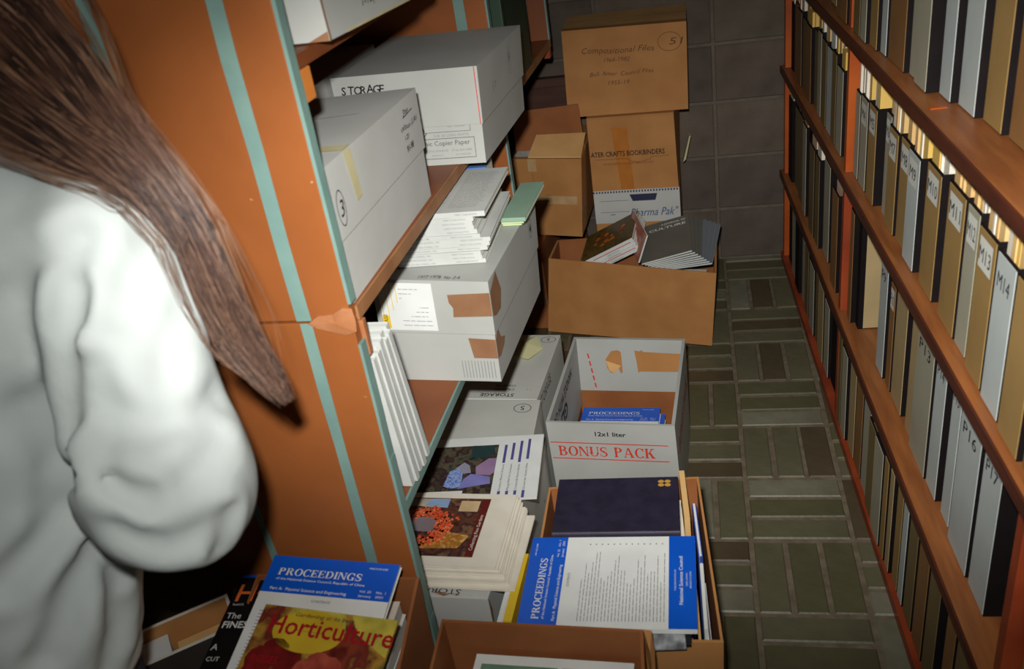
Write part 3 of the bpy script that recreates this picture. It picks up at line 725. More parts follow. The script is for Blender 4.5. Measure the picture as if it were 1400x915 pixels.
decal(pfb, 'faint_print', [rect(pfb.W - 0.075 + i * 0.0065, 0.008, pfb.W - 0.0735 + i * 0.0065, 0.046) for i in range(11)], M_INK3, bo, 0.001) 
text(pt, 'lettering', '1977 1978  No 2-6', 0.10, 0.006, 0.012, M_INK, ld, off=0.0018, width=0.085, wob=0.001)
b = MB()
for q in ring_poly(0.33, 0.072, 0.013, 0.021, 0.0012): b.add([pr.pt(x, y, 0.002) for x, y in q], [(0, 1, 2, 3)])
text_into(b, pr, '4', 0.33, 0.062, 0.02, off=0.002, align='c', bold=0.02); b.obj('lettering', M_INK, ld)

# booklets ---------------------------------------------------------
def booklet(name, label, cat, loc, yaw, w, d, h, m_cover, m_pages=M_PAGES, rot=None, group=None, spine='-y', ct=0.0006):
    """one magazine lying flat: local x 0..w, y 0..d, z 0..h; folded cover around a block of pages"""
    o = thing(name, label, cat, loc, rot or (0, 0, yaw), group)
    MB().box((0.0015, 0.0015, ct), (w - 0.0015, d - 0.0015, h - ct)).obj('pages', m_pages, o, world=False)
    b = MB().box((0, 0, 0), (w, d, ct)).box((0, 0, h - ct), (w, d, h))
    if spine == '-y': b.box((0, 0, ct), (w, 0.0012, h - ct))
    elif spine == '+x': b.box((w - 0.0012, 0, ct), (w, d, h - ct))
    elif spine == '-x': b.box((0, 0, ct), (0.0012, d, h - ct))
    c = b.obj('cover', m_cover, o, world=False)
    return o, c, Patch((0, 0, h), (w, 0, h), (w, d, h), (0, d, h))

# stack of white-spined journals on the taped box
z = 0.8672
rj = random.Random(12)
for i in range(12):
    h = 0.0085 if i < 11 else 0.010
    w, d = 0.172, 0.235
    xr = -0.484 + (-0.006 * math.sin(i * 0.9)) + (0.010 if i in (3, 4, 5) else 0) - (0.006 if 5 < i < 11 else -0.012 if i == 11 else 0)
    o, c, p = booklet('journal', 'white spined journal, %s from the bottom of the stack on the tape patched box' % ORD[i] if i < 11 else 'topmost white journal of the shelf stack, printed text on its cover', 'journal',
                      (xr - w, 0.03 + rj.uniform(-0.002, 0.002) - 0.0006 * i, z), rj.uniform(-0.02, 0.02), w, d, h, M_AGED, group='white journals stacked on the taped box')
    sp = Patch((0, 0, 0), (w, 0, 0), (w, 0, h), (0, 0, h))
    b = MB()
    text_into(b, sp, 'AMERICAN BEE JOURNAL, %d' % (1980 + i), 0.012, h * 0.32, h * 0.36, width=0.062, off=0.0005); text_into(b, sp, 'MERIT PUBLISHING', 0.115, h * 0.32, h * 0.36, width=0.042, off=0.0005)
    b.obj('spine_print', M_INK3, c, world=False)
    if i == 11:
        decal(p, 'print', line_print(p, 0.02, 0.02, 0.085, d - 0.02, 22, 0.0016, 0.85, 3) + line_print(p, 0.095, 0.02, 0.16, d - 0.02, 22, 0.0016, 0.85, 5), M_INK3, c, 0.0005, world=False)
    z += h + 0.0003
z = 0.8672
for i in range(3):
    booklet('journal', ['bottom', 'middle', 'uppermost'][i] + ' pale green journal beside the white stack on the taped box', 'journal', (-0.482 + 0.001 * i, 0.205 - 0.012 * i, z), -0.06, 0.040 + 0.006 * i, 0.20, 0.0085, [M_GCOV2, M_GCOV2, M_GCOV][i], M_CREAM, group='green journals on the taped box'); z += 0.009
b_, c_, p_ = booklet('journal', 'blue covered journal showing behind the white journal stack', 'journal', (-0.665, 0.275, 0.8672), 0.0, 0.15, 0.07, 0.104, M_BCOV, M_PAGES)

# white journals standing on the lower shelf against the end panel
for i in range(8):
    y0 = -0.373 + i * 0.0134
    rx = 0.118 + 0.008 * i
    hh = 0.262 + [0, 0.006, 0.002, 0.014, 0.008, 0.016, 0.010, 0.018][i]
    w_ = 0.0104
    o = thing('journal', 'white unprinted journal leaning on the lower shelf, %s from the end panel' % ORD[i], 'journal', (-0.566 + [0, 0.005, -0.004, 0.003, 0.007, -0.002, 0.006, 0.001][i], y0 + 0.012, 0.6515), (rx, 0, LA), 'white journals leaning on the lower shelf')
    MB().box((-0.20, 0.0005, 0.001), (-0.002, w_ - 0.0005, hh - 0.001)).obj('pages', M_AGED, o, world=False)
    MB().box((-0.20, 0, 0), (0, 0.0005, hh)).box((-0.20, w_ - 0.0005, 0), (0, w_, hh)).box((-0.0012, 0, 0), (0.0, w_, hh)).obj('cover', M_AGED, o, world=False)

# ---------------------------------------------------------------- grey-white storage boxes on the floor under the lower shelf
def stor(label, fr, br, fl, bl, H, m=M_GBOX):
    bot = quad_at(fr, br, fl, bl, 0.001); top = quad_at(fr, br, fl, bl, H)
    r_, bo, ld, ml, tl = lidded_box('storage_box', label, 'box', bot, top, 0.62, m, m)
    t = tl; pt_up = Patch(t[2], t[3], t[0], t[1])      # seen from the far side: writing upside down for us
    return bo, ld, ml, tl, pt_up
bo, ld, ml, tl, pu = stor('grey white box with STORAGE written upside down, under the yellow note', (-0.500, 0.352), (-0.479, 0.664), (-0.76, 0.372), (-0.74, 0.684), 0.348)
b = MB(); text_into(b, pu, 'STORAGE', 0.062, pu.H - 0.022, 0.014, width=0.088, off=0.0018, bold=0.01, wob=0.0008)
for i, s in enumerate(('CHANNEL', 'CREASES')): text_into(b, pu, s, 0.066, pu.H - 0.045 - 0.017 * (1 - i), 0.009, width=0.055, off=0.0018, wob=0.0006)
for q in ring_poly(0.028, 0.03, 0.021, 0.016, 0.0014): b.add([pu.pt(x, y, 0.0018) for x, y in q], [(0, 1, 2, 3)])
text_into(b, pu, '5', 0.028, 0.022, 0.015, off=0.0018, align='c'); b.obj('lettering', M_INK, ld)
pr = face_right(ml, tl); text(pr, 'lettering', 'STORAGE', 0.02, 0.09, 0.028, M_INK2, ld, off=0.0018, rot=0, width=0.13, wob=0.001)
bo, ld, ml, tl, pu = stor('grey white box with a circled number, under the gardening magazines', (-0.481, -0.030), (-0.490, 0.340), (-0.74, -0.020), (-0.75, 0.352), 0.350)
b = MB()
for q in ring_poly(0.040, 0.040, 0.022, 0.019, 0.0016): b.add([pu.pt(x, y, 0.0018) for x, y in q], [(0, 1, 2, 3)])
text_into(b, pu, '5', 0.040, 0.031, 0.018, off=0.0018, align='c'); b.obj('lettering', M_INK, ld)
bo, ld, ml, tl, pu = stor('nearest grey white storage box on the floor, behind the open front carton', (-0.500, -0.308), (-0.478, -0.045), (-0.75, -0.300), (-0.73, -0.037), 0.350, M_WBOX)
text(pu, 'lettering', 'STORAGE', 0.055, pu.H - 0.019, 0.013, M_INK, ld, off=0.0018, width=0.105, wob=0.001)
pu2 = pu; o = decal(pu2, 'scuff', [[(0.075, pu2.H - 0.005), (0.10, pu2.H - 0.012), (0.105, pu2.H - 0.008), (0.085, pu2.H)], [(0.055, pu2.H - 0.004), (0.062, pu2.H - 0.008), (0.064, pu2.H - 0.002)]], M_KTAPE, ld, 0.0017); o['label'] = 'brown torn scuff on the lid'
decal(face_right(ml, tl), 'corner_wear', [[(0, 0.0), (0.006, 0.0), (0.005, 0.06), (0.009, 0.1), (0.002, 0.13), (0, 0.13)]], M_KTAPE, ld, 0.0016)

# yellow note hanging over the far grey box
nv = [(-0.575, 0.640, 0.3535), (-0.540, 0.655, 0.3535), (-0.512, 0.585, 0.354), (-0.540, 0.510, 0.366), (-0.585, 0.545, 0.358), (-0.560, 0.595, 0.368)]
o = tag(obj('paper_note', [V(v) for v in nv] + [V(v) + V(0, 0, 0.0005) for v in nv], [(5, 1, 0), (5, 2, 1), (5, 3, 2), (5, 4, 3), (5, 0, 4), (6, 7, 11), (7, 8, 11), (8, 9, 11), (9, 10, 11), (10, 6, 11)], M_YEL), 'pale yellow paper note curled on the far grey white box', 'note')

# gardening magazine with violet bars on the box marked 5
GP = blotch('garden_photo', [rgb(38, 34, 30), rgb(70, 62, 48), rgb(52, 34, 42), rgb(92, 82, 62), rgb(60, 70, 58), rgb(36, 30, 34)], 38, kind='noise')
w, d, h = 0.29, 0.222, 0.004
yaw = math.radians(3.5)
o, c, p = booklet('magazine', 'gardening magazine with a violet toned photo and four violet bars', 'magazine', (-0.733, -0.052, 0.3525), yaw, w, d, h, M_PAPER, rot=(math.radians(0.6), 0, yaw))
pp = decal(p, 'cover_photo', [rect(0.0, 0.0, 0.190, d - 0.032)], GP, c, 0.0006, world=False)
decal(p, 'caption_strip', [rect(0.0, 0.010, 0.128, 0.032)], M_PAPER, pp, 0.0011, world=False)
decal(p, 'photo_shape', [[(0.115, 0.038), (0.15, 0.046), (0.185, 0.052), (0.182, 0.075), (0.152, 0.085), (0.138, 0.088), (0.125, 0.072)]], mat('lavender_print', rgb(132, 128, 188), rgb(112, 110, 170), rough=0.4), pp, 0.0010, world=False)
decal(p, 'photo_shape', [[(0.150, 0.085), (0.182, 0.080), (0.19, 0.09), (0.19, 0.14), (0.172, 0.14), (0.146, 0.112)]], mat('mauve_print', rgb(158, 128, 158), rgb(140, 112, 146), rough=0.4), pp, 0.0013, world=False)
decal(p, 'photo_shape', [[(0.082, 0.05), (0.10, 0.04), (0.122, 0.046), (0.12, 0.09), (0.108, 0.11), (0.09, 0.10)]], blotch('blue_flower_print', [rgb(50, 70, 130), rgb(92, 126, 196), rgb(160, 176, 214), rgb(40, 56, 108)], 160), pp, 0.0012, world=False)
decal(p, 'photo_shape', [[(0.10, 0.108), (0.12, 0.09), (0.138, 0.092), (0.132, 0.118), (0.118, 0.13)]], mat('grey_lilac_print', rgb(150, 148, 166), rgb(120, 118, 136), rough=0.4), pp, 0.0011, world=False)
decal(p, 'photo_shape', [[(0.13, 0.15), (0.165, 0.14), (0.185, 0.16), (0.178, 0.188), (0.13, 0.19)]], mat('pine_print', rgb(44, 70, 68), rgb(36, 54, 54), rough=0.4), pp, 0.0011, world=False)
for i in range(4):
    x = 0.204 + 0.0175 * i
    decal(p, 'violet_bar', [rect(x, 0.002, x + 0.0062, 0.026)], M_VIOLET, c, 0.0006, world=False); decal(p, 'violet_bar', [rect(x, 0.122 + 0.010 * (i % 2), x + 0.0062, d - 0.034 + 0.006 * i)], M_VIOLET, c, 0.0006, world=False)
    text(p, 'lettering', ['Perfect Floral Arbors', 'Mixing With Fun Containers', 'Country By Nature Border', 'Grown for Scents Alike'][i], x + 0.0055, 0.029, 0.0048, M_INK, c, False, rot=math.pi / 2, width=0.088, off=0.0006)

# stack of cream magazines, wreath cover on top
z = 0.3535
WREATH = blotch('wreath_cover_photo', [rgb(60, 30, 26), rgb(96, 60, 44), rgb(56, 34, 40), rgb(120, 88, 62), rgb(70, 42, 40)], 30)
for i in range(9):
    w, d, h = 0.285, 0.206, 0.0044
    x0 = -0.447 - w - [0.0, 0.012, 0.014, 0.018, 0.020, 0.024, 0.026, 0.030, 0.034][i]; y0 = -0.286 + [0, 0.006, 0.008, 0.009, 0.011, 0.013, 0.015, 0.016, 0.018][i]
    o, c, p = booklet('magazine', 'cream edged magazine, %s from the bottom of the stack on the nearest storage box' % ORD[i] if i < 8 else 'magazine with an orange berry wreath cover, topmost of the cream stack', 'magazine', (x0, y0, z), rj.uniform(-0.012, 0.012) - 0.03, w, d, h, M_CREAM, M_CREAM, group='cream magazines stacked on the storage box')
    z += h + 0.0004
w = 0.285
ph = decal(p, 'cover_photo', [rect(0.0, 0.022, 0.235, 0.190)], WREATH, c, 0.0006, world=False)
cx, cy = 0.108, 0.102; rw = random.Random(4); bb = [MB(), MB()]
for i in range(760):
    a = rw.uniform(0, 6.283); rr = rw.gauss(0.045, 0.0075); q = rw.uniform(0.0018, 0.0040); x, y = cx + math.cos(a) * rr * 1.15, cy + math.sin(a) * rr
    bb[i % 2].add([p.pt(x + q * math.cos(k * 1.047), y + q * math.sin(k * 1.047), 0.0011 + 0.0001 * (i % 4)) for k in range(6)], [tuple(range(6))])
bb[0].obj('berry_print', mat('orange_berry_print', rgb(226, 96, 50), rgb(206, 72, 36), scale=60, rough=0.4), ph, world=False); bb[1].obj('berry_print', mat('red_berry_print', rgb(186, 54, 34), rgb(236, 128, 84), scale=90, rough=0.4), ph, world=False)
decal(p, 'photo_shape', [[(0.0, 0.17), (0.06, 0.165), (0.15, 0.16), (0.15, 0.187), (0.0, 0.187)]], mat('white_door_print', rgb(196, 188, 172), rgb(150, 138, 120), rough=0.4), ph, 0.0009, world=False)
decal(p, 'photo_shape', [[(0.085, 0.09), (0.135, 0.088), (0.142, 0.112), (0.132, 0.132), (0.09, 0.13)]], mat('grey_centre_print', rgb(128, 116, 120), rgb(106, 92, 98), rough=0.4), ph, 0.0009, world=False)
decal(p, 'photo_shape', [[(0.10, 0.165), (0.15, 0.162), (0.15, 0.187), (0.11, 0.187)]], mat('sky_blue_print', rgb(104, 140, 186), rgb(150, 170, 196), rough=0.4), ph, 0.001, world=False)
decal(p, 'photo_shape', [[(0.10, 0.04), (0.20, 0.045), (0.215, 0.08), (0.17, 0.09), (0.13, 0.06)]], blotch('yellow_leaf_print', [rgb(196, 148, 60), rgb(150, 92, 40), rgb(216, 176, 96)], 70), ph, 0.001, world=False)
decal(p, 'photo_shape', [rect(0.175, 0.150, 0.215, 0.182)], mat('pale_window_print', rgb(206, 180, 140), rgb(180, 150, 112), rough=0.4), ph, 0.001, world=False)
decal(p, 'photo_shape', [rect(0.219, 0.024, 0.234, 0.188)], mat('maroon_print', rgb(96, 34, 30), rough=0.4), ph, 0.0009, world=False)
text(p, 'lettering', 'Collecting Fine Gardens', 0.230, 0.040, 0.007, M_CREAM, ph, False, rot=math.pi / 2, off=0.0014, width=0.10)

# ---------------------------------------------------------------- blue-banded journals
def proceedings(label, loc, rot, group=None, h=0.007, w=0.212, d=0.288):
    o, c, p = booklet('journal', label, 'journal', loc, 0, w, d, h, M_PAPER, M_PAGES, rot=rot, group=group, spine='-x')
    bt = d * 0.775
    bd = decal(p, 'blue_band', [rect(0, bt, w, d)], M_BLUEP, c, 0.0005, world=False); bb = decal(p, 'blue_band', [rect(0, 0, w, d * 0.155)], M_BLUEP, c, 0.0005, world=False)
    b = MB(); serif_into(b, p, 'PROCEEDINGS', w * 0.085, d - 0.034, 0.0125, w * 0.66, off=0.001, slant=0.06)
    text_into(b, p, 'of the National Science Council, Republic of China', w * 0.085, d - 0.0425, 0.0042, width=w * 0.70, off=0.001, bold=0.008)
    text_into(b, p, 'Part A:  Physical Science and Engineering', w * 0.07, bt + 0.0045, 0.0052, width=w * 0.60, off=0.001, bold=0.008)
    text_into(b, p, 'Vol. 25', w * 0.76, bt + 0.012, 0.0042, width=w * 0.09, off=0.001); text_into(b, p, 'January', w * 0.76, bt + 0.0045, 0.0042, width=w * 0.10, off=0.001)
    text_into(b, p, 'No. 1', w * 0.89, bt + 0.012, 0.0042, width=w * 0.07, off=0.001); text_into(b, p, '2001', w * 0.89, bt + 0.0045, 0.0042, width=w * 0.06, off=0.001)
    text_into(b, p, 'ISSN 0255-6588', w * 0.78, d - 0.012, 0.003, width=w * 0.14, off=0.001)
    b.obj('lettering', M_PAPER, bd, world=False)
    b = MB(); text_into(b, p, 'CONTENTS', w / 2, bt - 0.012, 0.0045, align='c', off=0.001)
    b.obj('lettering', M_INK2, c, world=False)
    l = line_print(p, 0.014, d * 0.17, w * 0.84, bt - 0.03, 26, 0.0012, 0.45, 8) + [rect(w * 0.9, d * 0.19 + 0.0105 * i, w * 0.915, d * 0.19 + 0.0105 * i + 0.0022) for i in range(13)]
    decal(p, 'print', l, M_INK3, c, 0.001, world=False)
    b = MB(); text_into(b, p, 'PUBLISHED MONTHLY BY', w / 2, d * 0.155 - 0.012, 0.003, align='c', off=0.001); text_into(b, p, 'National Science Council', w / 2, d * 0.155 - 0.023, 0.0062, align='c', off=0.001, bold=0.01, width=w * 0.52)
    text_into(b, p, 'TAIPEI, TAIWAN', w / 2, d * 0.155 - 0.031, 0.003, align='c', off=0.001); text_into(b, p, 'REPUBLIC OF CHINA', w / 2, d * 0.155 - 0.037, 0.003, align='c', off=0.001)
    b.obj('lettering', M_PAPER, bb, world=False)
    return o, c, p

# ---------------------------------------------------------------- white carton with red BONUS PACK print
bot = quad_at((-0.158, 0.29), (-0.140, 0.681), (-0.470, 0.312), (-0.452, 0.70), 0.001)
top = quad_at((-0.166, 0.284), (-0.140, 0.692), (-0.476, 0.312), (-0.449, 0.728), 0.305)
bon, wl, bi, ti = open_carton('carton', 'open white carton printed BONUS PACK in red, standing on the brick floor', bot, top, M_WBOX2, M_CARD2, 0.006)
pf = face_front(bot, top)
H = pf.H
b = MB()
for y, y2 in ((H - 0.055, H - 0.064), (H - 0.107, H - 0.116)):
    pass
fr_ = wl['F']
text(pf, 'lettering', '12x1 liter', pf.W * 0.50, H - 0.036, 0.0125, M_INK, fr_, align='c', off=0.001, width=0.075, bold=0.02)
b = MB()
for y in (H - 0.060, H - 0.108):
    b.add([pf.pt(x, yy, 0.001) for x, yy in rect(0.004, y, pf.W - 0.02, y + 0.0028)], [(0, 1, 2, 3)])
serif_into(b, pf, 'BONUS PACK', 0.022, H - 0.098, 0.029, pf.W - 0.075, off=0.001)
b.obj('lettering', M_REDINK, fr_)
pr = face_right(bot, top); b = MB(); serif_into(b, pr, 'BONUS PACK', 0.05, H - 0.12, 0.04, 0.30, off=0.001); b.obj('lettering', M_REDINK, wl['R'])
# inside faces: white flap linings on the back and left walls
pbk = Patch(bi[3] + V(0, 0, 0.10), bi[2] + V(0, 0, 0.10), ti[2], ti[3])
zfrac = lambda q0, q1, z: lerp(q0, q1, (z - 0.001) / 0.304)
inL = Patch(zfrac(bi[3], ti[3], 0.142), zfrac(bi[2], ti[2], 0.142), ti[2], ti[3])
liner = slab(inL, 0.003, MB()).obj('back_flap', M_WBOX2, bon)
bo_ = decal(inL, 'torn_patch', [[(0.085, 0.075), (0.082, 0.10), (0.10, 0.127), (0.118, 0.13), (0.127, 0.125), (0.128, 0.10), (0.128, 0.06), (0.122, 0.058), (0.118, 0.075), (0.10, 0.058), (0.092, 0.06)],
                              [(0.165, 0.13), (0.18, 0.128), (0.185, 0.132), (0.19, 0.126), (0.295, 0.122), (0.298, 0.065), (0.178, 0.064), (0.172, 0.06), (0.170, 0.09)]], M_CARD, liner, 0.0038)
bo_['label'] = 'torn brown patches where the print came off'
decal(inL, 'torn_curl', [[(0.083, 0.098), (0.126, 0.083), (0.105, 0.060), (0.092, 0.066)]], M_CARD_L, liner, 0.0075)
decal(inL, 'print', [[(0.030 + 0.0035 * i, 0.118 - 0.023 * i), (0.0345 + 0.0035 * i, 0.117 - 0.023 * i), (0.037 + 0.0035 * i, 0.102 - 0.023 * i), (0.0325 + 0.0035 * i, 0.103 - 0.023 * i)] for i in range(5)], M_REDINK, liner, 0.0038)
inW = Patch(ti[3], ti[0], zfrac(bi[0], ti[0], 0.10), zfrac(bi[3], ti[3], 0.10))
linerL = slab(inW, 0.003, MB()).obj('left_flap', M_WBOX2, bon)
b = MB(); text_into(b, inW, 'GLASS', 0.20, 0.068, 0.040, width=0.17, off=0.0038, bold=0.03); text_into(b, inW, 'HANDLE WITH CARE', 0.11, 0.028, 0.026, width=0.27, off=0.0038, bold=0.02); b.obj('lettering', M_INK, linerL)
inR = Patch(zfrac(bi[2], ti[2], 0.12), zfrac(bi[1], ti[1], 0.12), ti[1], ti[2])
slab(inR, 0.003, MB()).obj('right_flap', M_WBOX2, bon)
for i in range(6):
    lab = 'topmost blue banded journal inside the white carton' if i == 5 else 'blue banded journal, %s from the bottom inside the white carton' % ORD[i]
    if i >= 4: proceedings(lab, (-0.442 + 0.012 * (5 - i), 0.330, 0.014 + 0.021 * i), (0, 0, math.radians(-3)), h=0.020, group='journals inside the white carton')
    else: booklet('journal', lab, 'journal', (-0.440, 0.332, 0.014 + 0.021 * i), math.radians(-3), 0.212, 0.285, 0.020, M_BLUEP, M_PAGES, group='journals inside the white carton')

# ---------------------------------------------------------------- front right carton with book and journal
bot = quad_at((-0.090, -0.455), (-0.112, -0.065), (-0.395, -0.462), (-0.400, -0.088), 0.001)
top = quad_at((-0.080, -0.462), (-0.112, -0.050), (-0.398, -0.470), (-0.404, -0.080), 0.42)
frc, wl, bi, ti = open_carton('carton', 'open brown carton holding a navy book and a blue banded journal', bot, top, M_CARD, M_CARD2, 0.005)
# fill: piles of magazines that carry the book and the journal
zz = 0.008
for i in range(14):
    booklet('magazine', 'magazine, %s from the bottom of the near pile in the front right carton' % ORD[i], 'magazine', (-0.380 + rj.uniform(0, 0.006), -0.448 + rj.uniform(0, 0.006), zz), 0, 0.246, 0.20, 0.028, [M_PAPER, M_CREAM, M_GREY2][i % 3], group='magazines piled in the front right carton')
    zz += 0.0284
# zz ~ 0.405
zz2 = 0.008
for i in range(13):
    booklet('magazine', 'magazine, %s from the bottom of the pile under the navy book' % ORD[i], 'magazine', (-0.380 + rj.uniform(0, 0.004), -0.236 + rj.uniform(0, 0.004), zz2), 0, 0.238, 0.140, 0.0285, [M_CREAM, M_PAPER][i % 2], group='magazines piled in the front right carton')
    zz2 += 0.0288
booklet('magazine', 'cream magazine directly under the navy book', 'magazine', (-0.382, -0.236, zz2 + 0.001), 0.0, 0.235, 0.145, 0.012, M_CREAM, M_CREAM)
# navy book: boards, rounded spine toward the viewer, gilt ornament
bk = thing('book', 'thick navy cloth book with a small gilt ornament in the carton', 'book', (-0.376, -0.242, 0.402), (0, 0, math.radians(1.5)))
bwid, bd, bhh = 0.230, 0.157, 0.042
MB().box((0.004, 0.006, 0.003), (bwid - 0.004, bd - 0.004, bhh - 0.003)).obj('pages', M_PAGES, bk, world=False)
MB().box((0, 0.004, bhh - 0.003), (bwid, bd, bhh)).obj('front_board', M_NAVY, bk, world=False, bevel=0.0012)
MB().box((0, 0.004, 0), (bwid, bd, 0.003)).obj('back_board', M_NAVY, bk, world=False, bevel=0.0012)
n = 8; sv = []
for x in (0.0, bwid):
    for i in range(n + 1):
        a = -math.pi / 2 + math.pi * i / n
        sv.append((x, 0.006 - math.cos(a) * 0.007, bhh / 2 + math.sin(a) * bhh / 2))
obj('spine', sv, [(i, i + 1, n + 2 + i, n + 1 + i) for i in range(n)], M_NAVY, bk, world=False, smooth=True)
p = Patch((0, 0, bhh), (bwid, 0, bhh), (bwid, bd, bhh), (0, bd, bhh))
b = MB()
for sx in (-1, 1):
    for sy in (-1, 1):
        cx, cy = bwid - 0.026 + sx * 0.0062, bd - 0.020 + sy * 0.0052
        b.add([p.pt(cx + 0.0058 * math.cos(a * 0.449), cy + 0.0048 * math.sin(a * 0.449), 0.0006) for a in range(14)], [tuple(range(14))])
b.obj('gilt_ornament', M_GOLD, bk, world=False)
sp = Patch((0, -0.0012, bhh * 0.2), (bwid, -0.0012, bhh * 0.2), (bwid, -0.0012, bhh * 0.8), (0, -0.0012, bhh * 0.8))
decal(sp, 'gilt_stamp', [rect(bwid - 0.03, 0.006, bwid - 0.02, 0.019)] + line_print(sp, 0.06, 0.006, 0.17, 0.02, 2, 0.002, 0.8, 2), mat('dull_gilt', rgb(120, 84, 56), rough=0.5), bk, 0.0006, world=False)
# journal lying sideways: its masthead to the left
proceedings('blue banded journal lying sideways in the front carton, contents page up', (-0.1185, -0.462, 0.4375), (math.radians(-0.8), 0, math.radians(90.4)), h=0.0095)
booklet('magazine', 'white magazine just beneath the sideways blue banded journal', 'magazine', (-0.385, -0.458, 0.4065), 0.0, 0.243, 0.21, 0.014, M_PAPER, M_PAGES)
booklet('magazine', 'grey covered magazine under the sideways journal', 'magazine', (-0.392, -0.455, 0.4215), 0.0, 0.25, 0.20, 0.014, M_GREY2, M_PAGES)
# upright papers along the right wall of that carton
def upright(label, name, a, b_, z0, z1, th, m, cat='folder', pages=None, lean=0.0):
    A, B = V(a[0], a[1], z0), V(b_[0], b_[1], z0); d = (B - A); d.normalize(); nrm = V(d.y, -d.x, 0)
    o = thing(name, label, cat, tuple(A))
    up = V(lean, 0, z1 - z0)
    MB().hexa([A, B, B - nrm * th, A - nrm * th], [A + up, B + up, B + up - nrm * th, A + up - nrm * th]).obj('cover', m, o)
    if pages:
        MB().hexa([A - nrm * th * 0.25 - d * -0.001, B - nrm * th * 0.25, B - nrm * th * 0.75, A - nrm * th * 0.75], [x + V(0, 0, 0.0015) for x in (A + up - nrm * th * 0.25, B + up - nrm * th * 0.25, B + up - nrm * th * 0.75, A + up - nrm * th * 0.75)]).obj('pages', pages, o)
    return o
upright('manila folder standing behind the navy book', 'folder', (-0.128, -0.21), (-0.138, -0.075), 0.008, 0.455, 0.010, M_MANILA)
upright('blue bound report upright beside the manila folder', 'report', (-0.108, -0.26), (-0.118, -0.12), 0.008, 0.41, 0.008, mat('deep_blue_cover', rgb(52, 74, 150), rough=0.4), pages=M_PAPER)
upright('white booklet upright along the right wall of the front carton', 'booklet', (-0.103, -0.42), (-0.108, -0.27), 0.008, 0.402, 0.006, M_PAPER, pages=M_PAPER)
upright('kraft envelope upright beside the blue banded journal', 'envelope', (-0.114, -0.45), (-0.122, -0.29), 0.008, 0.412, 0.004, M_MANILA)
upright('spiral bound pad upright against the right wall of the front carton', 'notepad', (-0.097, -0.446), (-0.105, -0.30), 0.008, 0.385, 0.005, M_PAPER, pages=M_INK2)
# shiny wrapped strips poking over the front rim
M_SILV = mat('silver_wrap', rgb(176, 178, 180), rgb(96, 98, 102), scale=40, rough=0.25, spec=0.7)
for i, (x, y, z_, l, yaw) in enumerate(((-0.190, -0.480, 0.4225, 0.055, 0.12), (-0.186, -0.490, 0.4285, 0.05, 0.08))):
    o = thing('wrapped_booklet', ['lower', 'upper'][i] + ' shiny silver wrapped strip over the rim of the front right carton', 'package', (x, y, z_), (0, 0, yaw))
    MB().box((0, 0, 0), (l, 0.06, 0.0048)).obj('wrapper', M_SILV, o, world=False, bevel=0.0015); MB().box((l, 0.006, 0.0005), (l + 0.008, 0.05, 0.0042)).obj('dark_end', M_INK, o, world=False)

# yellow and white magazine upright between the storage box and that carton
o = upright('yellow and white magazine upright between storage box and front carton', 'magazine', (-0.458, -0.37), (-0.452, -0.20), 0.02, 0.350, 0.012, M_PAPER, 'magazine', M_PAPER)
o = upright('thin yellow booklet upright beside the white magazine by the storage box', 'magazine', (-0.442, -0.37), (-0.436, -0.20), 0.02, 0.356, 0.016, M_YELP, 'magazine')

# ---------------------------------------------------------------- foreground carton with a green bordered print
bot = quad_at((-0.19, -0.86), (-0.20, -0.500), (-0.50, -0.86), (-0.510, -0.490), 0.001)
top = quad_at((-0.175, -0.86), (-0.199, -0.495), (-0.505, -0.86), (-0.520, -0.484), 0.48)
fgc, wl, bi, ti = open_carton('carton', 'open brown carton in the foreground holding a green bordered print', bot, top, M_CARD2, M_CARD2, 0.005)
# crumpled upper corner of its right wall
cr = MB(); base = ti[2]
fl_ = [V(-0.199, -0.493, 0.478), V(-0.186, -0.500, 0.484), V(-0.180, -0.540, 0.482), V(-0.176, -0.62, 0.479), V(-0.182, -0.62, 0.46), V(-0.19, -0.545, 0.452), V(-0.197, -0.505, 0.45)]
cr.add(fl_ + [V(-0.188, -0.53, 0.47)], [(i, (i + 1) % 7, 7) for i in range(7)]); cr.obj('crumpled_flap', M_CARD, fgc)
sh = thing('printed_sheet', 'sheet with two green panels in a white border inside the foreground carton', 'print', (-0.478, -0.80, 0.40), (math.radians(3.5), 0, math.radians(-2)))
w, d = 0.252, 0.30
MB().box((0, 0, 0.0), (w, d, 0.004)).obj('card', M_PAPER, sh, world=False)
p = Patch((0, 0, 0.004), (w, 0, 0.004), (w, d, 0.004), (0, d, 0.004))
M_GRP = blotch('green_panel_print', [rgb(86, 118, 98), rgb(104, 136, 112), rgb(74, 100, 84)], 14)
decal(p, 'green_panel', [rect(0.012, 0.155, w * 0.535, d - 0.018)], M_GRP, sh, 0.0006, world=False); decal(p, 'green_panel', [rect(w * 0.565, 0.155, w - 0.012, d - 0.018)], M_GRP, sh, 0.0006, world=False)
decal(p, 'print', [[(0.08, d - 0.042), (0.09, d - 0.032), (0.10, d - 0.036), (0.094, d - 0.05)], [(0.165, d - 0.04), (0.178, d - 0.034), (0.182, d - 0.045)]], M_INK, sh, 0.001, world=False)
decal(p, 'green_panel', [rect(0.012, 0.012, w * 0.535, 0.145)], M_GRP, sh, 0.0006, world=False); decal(p, 'green_panel', [rect(w * 0.565, 0.012, w - 0.012, 0.145)], M_GRP, sh, 0.0006, world=False)
zz = 0.008
for i in range(13):
    booklet('magazine', 'magazine, %s from the bottom of the pile beneath the green panelled print' % ORD[i], 'magazine', (-0.478 + rj.uniform(0, 0.006), -0.84, zz), 0, 0.262, 0.31, 0.0295, [M_GREY2, M_PAPER, M_CREAM][i % 3], group='magazines in the foreground carton'); zz += 0.0299

